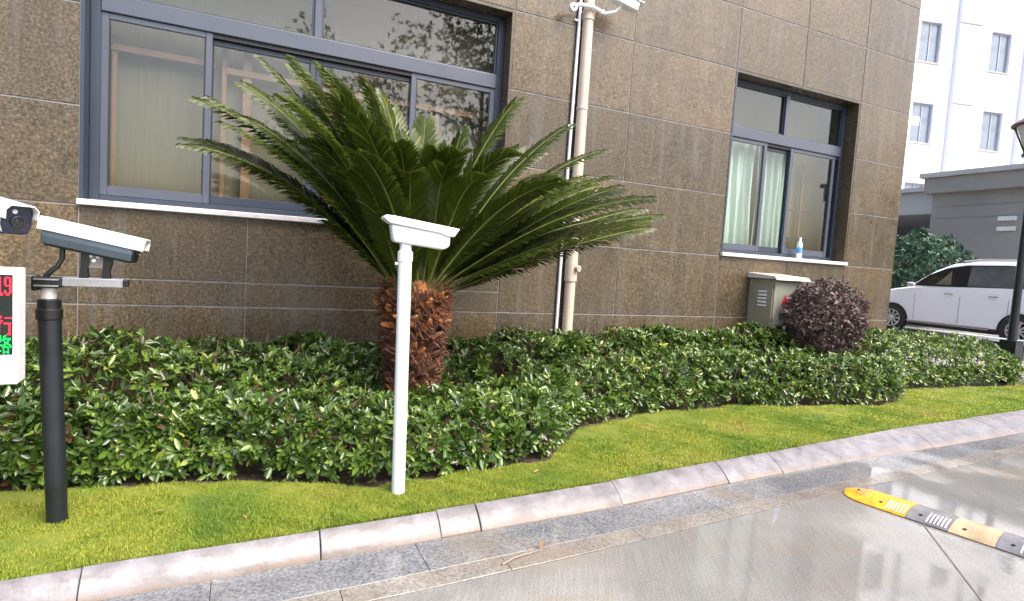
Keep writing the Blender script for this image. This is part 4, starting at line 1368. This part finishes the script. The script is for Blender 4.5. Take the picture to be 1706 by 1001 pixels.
def side_panel(name, pts, mat, parent, off=.008, th=.012):
    n = len(pts)
    V = [(XC - side_x(z) - off, YR + y, ZG + z) for y, z in pts] + [(XC - side_x(z) - off + th, YR + y, ZG + z) for y, z in pts]
    F = [tuple(range(n)), tuple(range(n, 2 * n))[::-1]] + [(i, (i + 1) % n, n + (i + 1) % n, n + i) for i in range(n)]
    return part(name, MB().add(V, F), mat, parent)
side_panel('window_surround', [(-.62, 1.27), (2.32, 1.215), (1.98, 1.50), (1.62, 1.68), (1.2, 1.765), (.4, 1.785), (-.35, 1.76), (-.56, 1.60)], BLACKP, car, .004)
side_panel('side_window', [(1.42, 1.26), (2.20, 1.245), (1.94, 1.47), (1.60, 1.645), (1.36, 1.70)], m_glass('car_side_glass', (.75, .80, .80), .08), car, .012)
side_panel('side_window', [(.20, 1.28), (1.10, 1.265), (1.10, 1.735), (.6, 1.75), (.20, 1.748)], CGL, car, .012)
side_panel('side_window', [(-.55, 1.30), (.10, 1.285), (.10, 1.745), (-.33, 1.725), (-.50, 1.58)], CGL, car, .012)
side_panel('seat_glimpse', [(1.45, 1.27), (1.80, 1.27), (1.62, 1.45), (1.50, 1.62)], plain('seat_tan', (.28, .22, .16), .8), car, .009)
def wheel(y, front):
    xw = XC - .905
    w_ = part('wheel', MB().lathe([(.20, .0), (.325, -.002), (.338, .03), (.338, .17), (.32, .20), (.2, .20)], (xw - .012, YR + y, ZG + .338), 32, 'X'), TYRE, car, smooth=True)
    rim = part('rim', MB().lathe([(.0, -.004), (.05, -.012), (.06, -.004)], (xw - .012, YR + y, ZG + .338), 20, 'X').lathe([(.225, -.008), (.205, -.012), (.20, -.003), (.225, .002)], (xw - .012, YR + y, ZG + .338), 32, 'X', cap=False), RIM, w_, smooth=True)
    part('brake_disc', MB().lathe([(.0, .004), (.20, .004), (.20, .012)], (xw - .016, YR + y, ZG + .338), 24, 'X'), GASKET, w_)
    for q in range(10):
        a = q * 2 * PI / 10
        ca, sa = math.cos(a), math.sin(a)
        P = lambda r_, t: (xw - .022, YR + y + r_ * ca - t * sa, ZG + .338 + r_ * sa + t * ca)
        V = [P(.04, -.018), P(.21, -.026), P(.21, .026), P(.04, .018)]
        V += [(v[0] + .012, v[1], v[2]) for v in V]
        part('spoke', MB().add(V, [(0, 1, 2, 3), (7, 6, 5, 4), (0, 4, 5, 1), (1, 5, 6, 2), (2, 6, 7, 3), (3, 7, 4, 0)]), RIM, w_)
    ar_ = []
    for r_ in (.355, .39):
        ar_.append([(XC - .918, YR + y + r_ * math.cos(q * PI / 18 - .15), ZG + .338 + r_ * math.sin(q * PI / 18 - .15)) for q in range(20)])
    V = ar_[0] + ar_[1]
    V += [(v[0] + .06, v[1], v[2]) for v in V]
    F = []
    for q in range(19):
        F += [(q, q + 1, 21 + q, 20 + q), (40 + q, 60 + q, 61 + q, 41 + q), (q, 40 + q, 41 + q, q + 1), (20 + q, 21 + q, 61 + q, 60 + q)]
    part('wheel_arch', MB().add(V, F), BLACKP, car)
    part('arch_liner', MB().lathe([(.0, 0), (.365, 0), (.365, .02), (.0, .02)], (XC - .9125, YR + y, ZG + .345), 28, 'X'), GASKET, car)
wheel(0, False)
wheel(2.75, True)
part('rocker', MB().box(XC - .915, XC - .7, YR + .42, YR + 2.32, ZG + .20, ZG + .275), BLACKP, car)
part('rocker_trim', MB().box(XC - .925, XC - .90, YR + .55, YR + 2.25, ZG + .28, ZG + .315), CHROME, car, bevel=.005)
for ys in (1.20, 2.22, .22):
    part('door_seam', MB().box(XC - .9145, XC - .905, YR + ys - .004, YR + ys + .004, ZG + .36, ZG + 1.0), plain('seam_grey', (.30, .30, .32), .6), car)
for ys in (1.35, .42):
    part('door_handle', MB().box(XC - .935, XC - .905, YR + ys, YR + ys + .20, ZG + 1.03, ZG + 1.065), CHROME, car, bevel=.01)
part('side_mirror', MB().lathe([(.0, -.10), (.045, -.09), (.065, 0), (.05, .07), (.0, .09)], (XC - .99, YR + 2.30, ZG + 1.235), 14, 'Y'), STUC2, car, smooth=True)
part('mirror_arm', MB().tube([(XC - .86, YR + 2.25, ZG + 1.21), (XC - .97, YR + 2.23, ZG + 1.24)], .025, 8), BLACKP, car)
part('headlight', MB().prism([(YR + 3.05, ZG + .80), (YR + 3.45, ZG + .72), (YR + 3.45, ZG + .86), (YR + 3.0, ZG + .98)], 'X', XC - .86, XC - .6), CHROME, car, bevel=.02)
part('tail_light', MB().box(XC - .87, XC - .6, YR - .93, YR - .78, ZG + .95, ZG + 1.3), plain('tail_red', (.4, .02, .02), .2), car, bevel=.03)
part('roof_rail', MB().tube([(XC - .60, YR - .3, ZG + 1.90), (XC - .60, YR + .2, ZG + 1.925), (XC - .60, YR + 1.0, ZG + 1.915), (XC - .60, YR + 1.35, ZG + 1.87)], .016, 8), CHROME, car, smooth=True)

pv = thing('grey_pavilion', (24, 9, .2), 'low flat-roofed grey building with deep fascia behind the white car', 'building')
part('wall', MB().box(22.0, 31, -4, 12.5, .0, 4.76), STUC, pv)
part('fascia', MB().box(21.75, 31.2, -4.2, 12.7, 4.765, 5.30), STUC, pv, bevel=.02)
part('coping', MB().box(21.62, 31.3, -4.3, 12.82, 5.303, 5.47), STUC2, pv, bevel=.02)
for zz in (3.9, 4.3):
    part('wall_groove', MB().box(21.985, 21.999, -3.9, 12.4, zz, zz + .03), plain('groove_grey', (.22, .22, .22), .7), pv)
for zz in (3.42, 3.75):
    part('vent', MB().box(21.93, 21.998, 9.95, 10.45, zz, zz + .14), plain('vent_white', (.72, .72, .68), .4), pv, bevel=.01)
part('canopy_beam', MB().box(23.5, 31, 12.83, 20, 4.25, 5.1), STUC2, pv, bevel=.02)
part('canopy_coping', MB().box(23.3, 31, 12.84, 20, 5.103, 5.26), STUC2, pv)
part('column', MB().box(23.6, 24.1, 15.2, 15.8, 0.2, 4.248), STUC2, pv)
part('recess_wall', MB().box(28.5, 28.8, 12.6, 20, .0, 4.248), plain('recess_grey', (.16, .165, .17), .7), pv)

wb = thing('apartment_building', (33.53, 18.29, .2), 'tall white apartment block with small grey-framed windows in the upper right background', 'building')
WBM = plain('white_facade', (.80, .81, .86), .6, var=.02, scale=.4)
TW = Matrix(((.968, .25, 0, 33.53), (-.25, .968, 0, 18.29), (0, 0, 1, 0), (0, 0, 0, 1)))   # local x along the facade, local y into it
SC, ZC = [-2.77, 1.56, 5.9, -7.1], [4.8, 8.88, 12.95, 17.0]
WW, WH = 1.27, 2.03
xs_ = sorted([-14.0, 14.0] + [s for s in SC] + [s + WW for s in SC])
wl = MB()
edges = [-14.0]
for s in sorted(SC):
    edges += [s, s + WW]
edges += [14.0]
for i in range(0, len(edges), 2):
    wl.box(edges[i], edges[i + 1], 0, .3, 0, 22, T=TW)
for s in SC:
    z = 0
    for zc in ZC + [22]:
        wl.box(s, s + WW, .001, .3, z, zc, T=TW)
        z = zc + WH
part('facade', wl, WBM, wb)
part('inner_block', MB().box(-14, 14, .9, 9, 0, 22, T=TW), plain('dim_interior', (.30, .33, .38), .8), wb)
part('roof', MB().box(-14.2, 14.2, -.3, 9.2, 22, 22.3, T=TW), WBM, wb)
part('pilaster', MB().box(-.62, .66, -.22, -.002, 0, 22, T=TW), plain('pilaster_white', (.76, .80, .86), .6, var=.02, scale=.4), wb)
part('pilaster', MB().box(3.7, 4.9, -.22, -.002, 0, 22, T=TW), plain('pilaster_white', (.76, .80, .86), .6), wb)
for zz in (7.0, 11.0, 15.05):
    part('ledge', MB().box(-.66, .70, -.28, -.223, zz, zz + .06, T=TW), STUC2, wb)
FRM = plain('grey_blue_frame', (.30, .33, .42), .4)
BGL = plain('far_window_glass', (.20, .25, .32), .08, var=.35, scale=1.3)
for s in SC:
    for zc in ZC:
        q = MB()
        q.box(s, s + .07, .12, .20, zc, zc + WH, T=TW).box(s + WW - .07, s + WW, .12, .20, zc, zc + WH, T=TW)
        q.box(s + .07, s + WW - .07, .12, .20, zc, zc + .08, T=TW).box(s + .07, s + WW - .07, .12, .20, zc + WH - .08, zc + WH, T=TW)
        q.box(s + WW * .52, s + WW * .52 + .06, .115, .20, zc + .08, zc + WH - .08, T=TW)
        w_ = part('window', q, FRM, wb)
        part('pane', MB().box(s + .07, s + WW * .52, .15, .16, zc + .08, zc + WH - .08, T=TW), BGL, w_)
        part('pane', MB().box(s + WW * .52 + .06, s + WW - .07, .165, .175, zc + .08, zc + WH - .08, T=TW), BGL, w_)
        part('sill', MB().box(s - .05, s + WW + .05, -.06, .118, zc - .06, zc - .001, T=TW), STUC2, w_)
part('blind', MB().box(SC[0] + .1, SC[0] + .62, .135, .145, ZC[1] + .9, ZC[1] + 1.35, T=TW), WHITE, wb)

# ------------------------------------------------------------------ litter
DRY = m_leaf('dry_leaf', [(.0, (.20, .12, .05)), (.5, (.36, .25, .12)), (1.0, (.55, .46, .30))], .7, trans=.1)
DRYM = [leaf_single(DRY, t) for t in (.2, .5, .9)]
for (x, y, z, L, q, lb) in ((.05, 3.32, .018, .05, .4, 'dry tan leaf on the grass midway between the black post and the white pole'),
                            (-.35, 3.55, .018, .06, 2.0, 'dry tan leaf on the grass just right of the black post'),
                            (1.9, 3.52, .018, .05, 5.0, 'dry tan leaf on the grass right of the white pole'),
                            (3.0, 3.95, .018, .06, .2, 'dry tan leaf on the grass where the hedge curves back')):
    o = bpy.data.objects.new('fallen_leaf', DRYM[int(x * 7) % 3])
    link(o, None, (x, y, z))
    o.rotation_euler = (.25, .2, q)
    o.scale = (L * .45, L, L)
    props(o, lb, 'leaf', 'dry leaves on the lawn')
tg_ = thing('fallen_twig', (1.52, 2.70, ROADZ + .012), 'short pale twig with a dark dead leaf lying on the wet gutter slabs', 'twig')
part('stick', MB().tube([(1.27, 2.63, ROADZ + .012), (1.36, 2.665, ROADZ + .018), (1.46, 2.685, ROADZ + .014), (1.54, 2.70, ROADZ + .018)], [.006, .005, .004, .002], 6), plain('pale_bark', (.30, .26, .21), .5), tg_, smooth=True)
o = bpy.data.objects.new('dead_leaf', DRYM[0])
link(o, tg_, (1.53, 2.70, ROADZ + .02))
o.rotation_euler = (.5, .1, -.8)
o.scale = (.03, .06, .06)
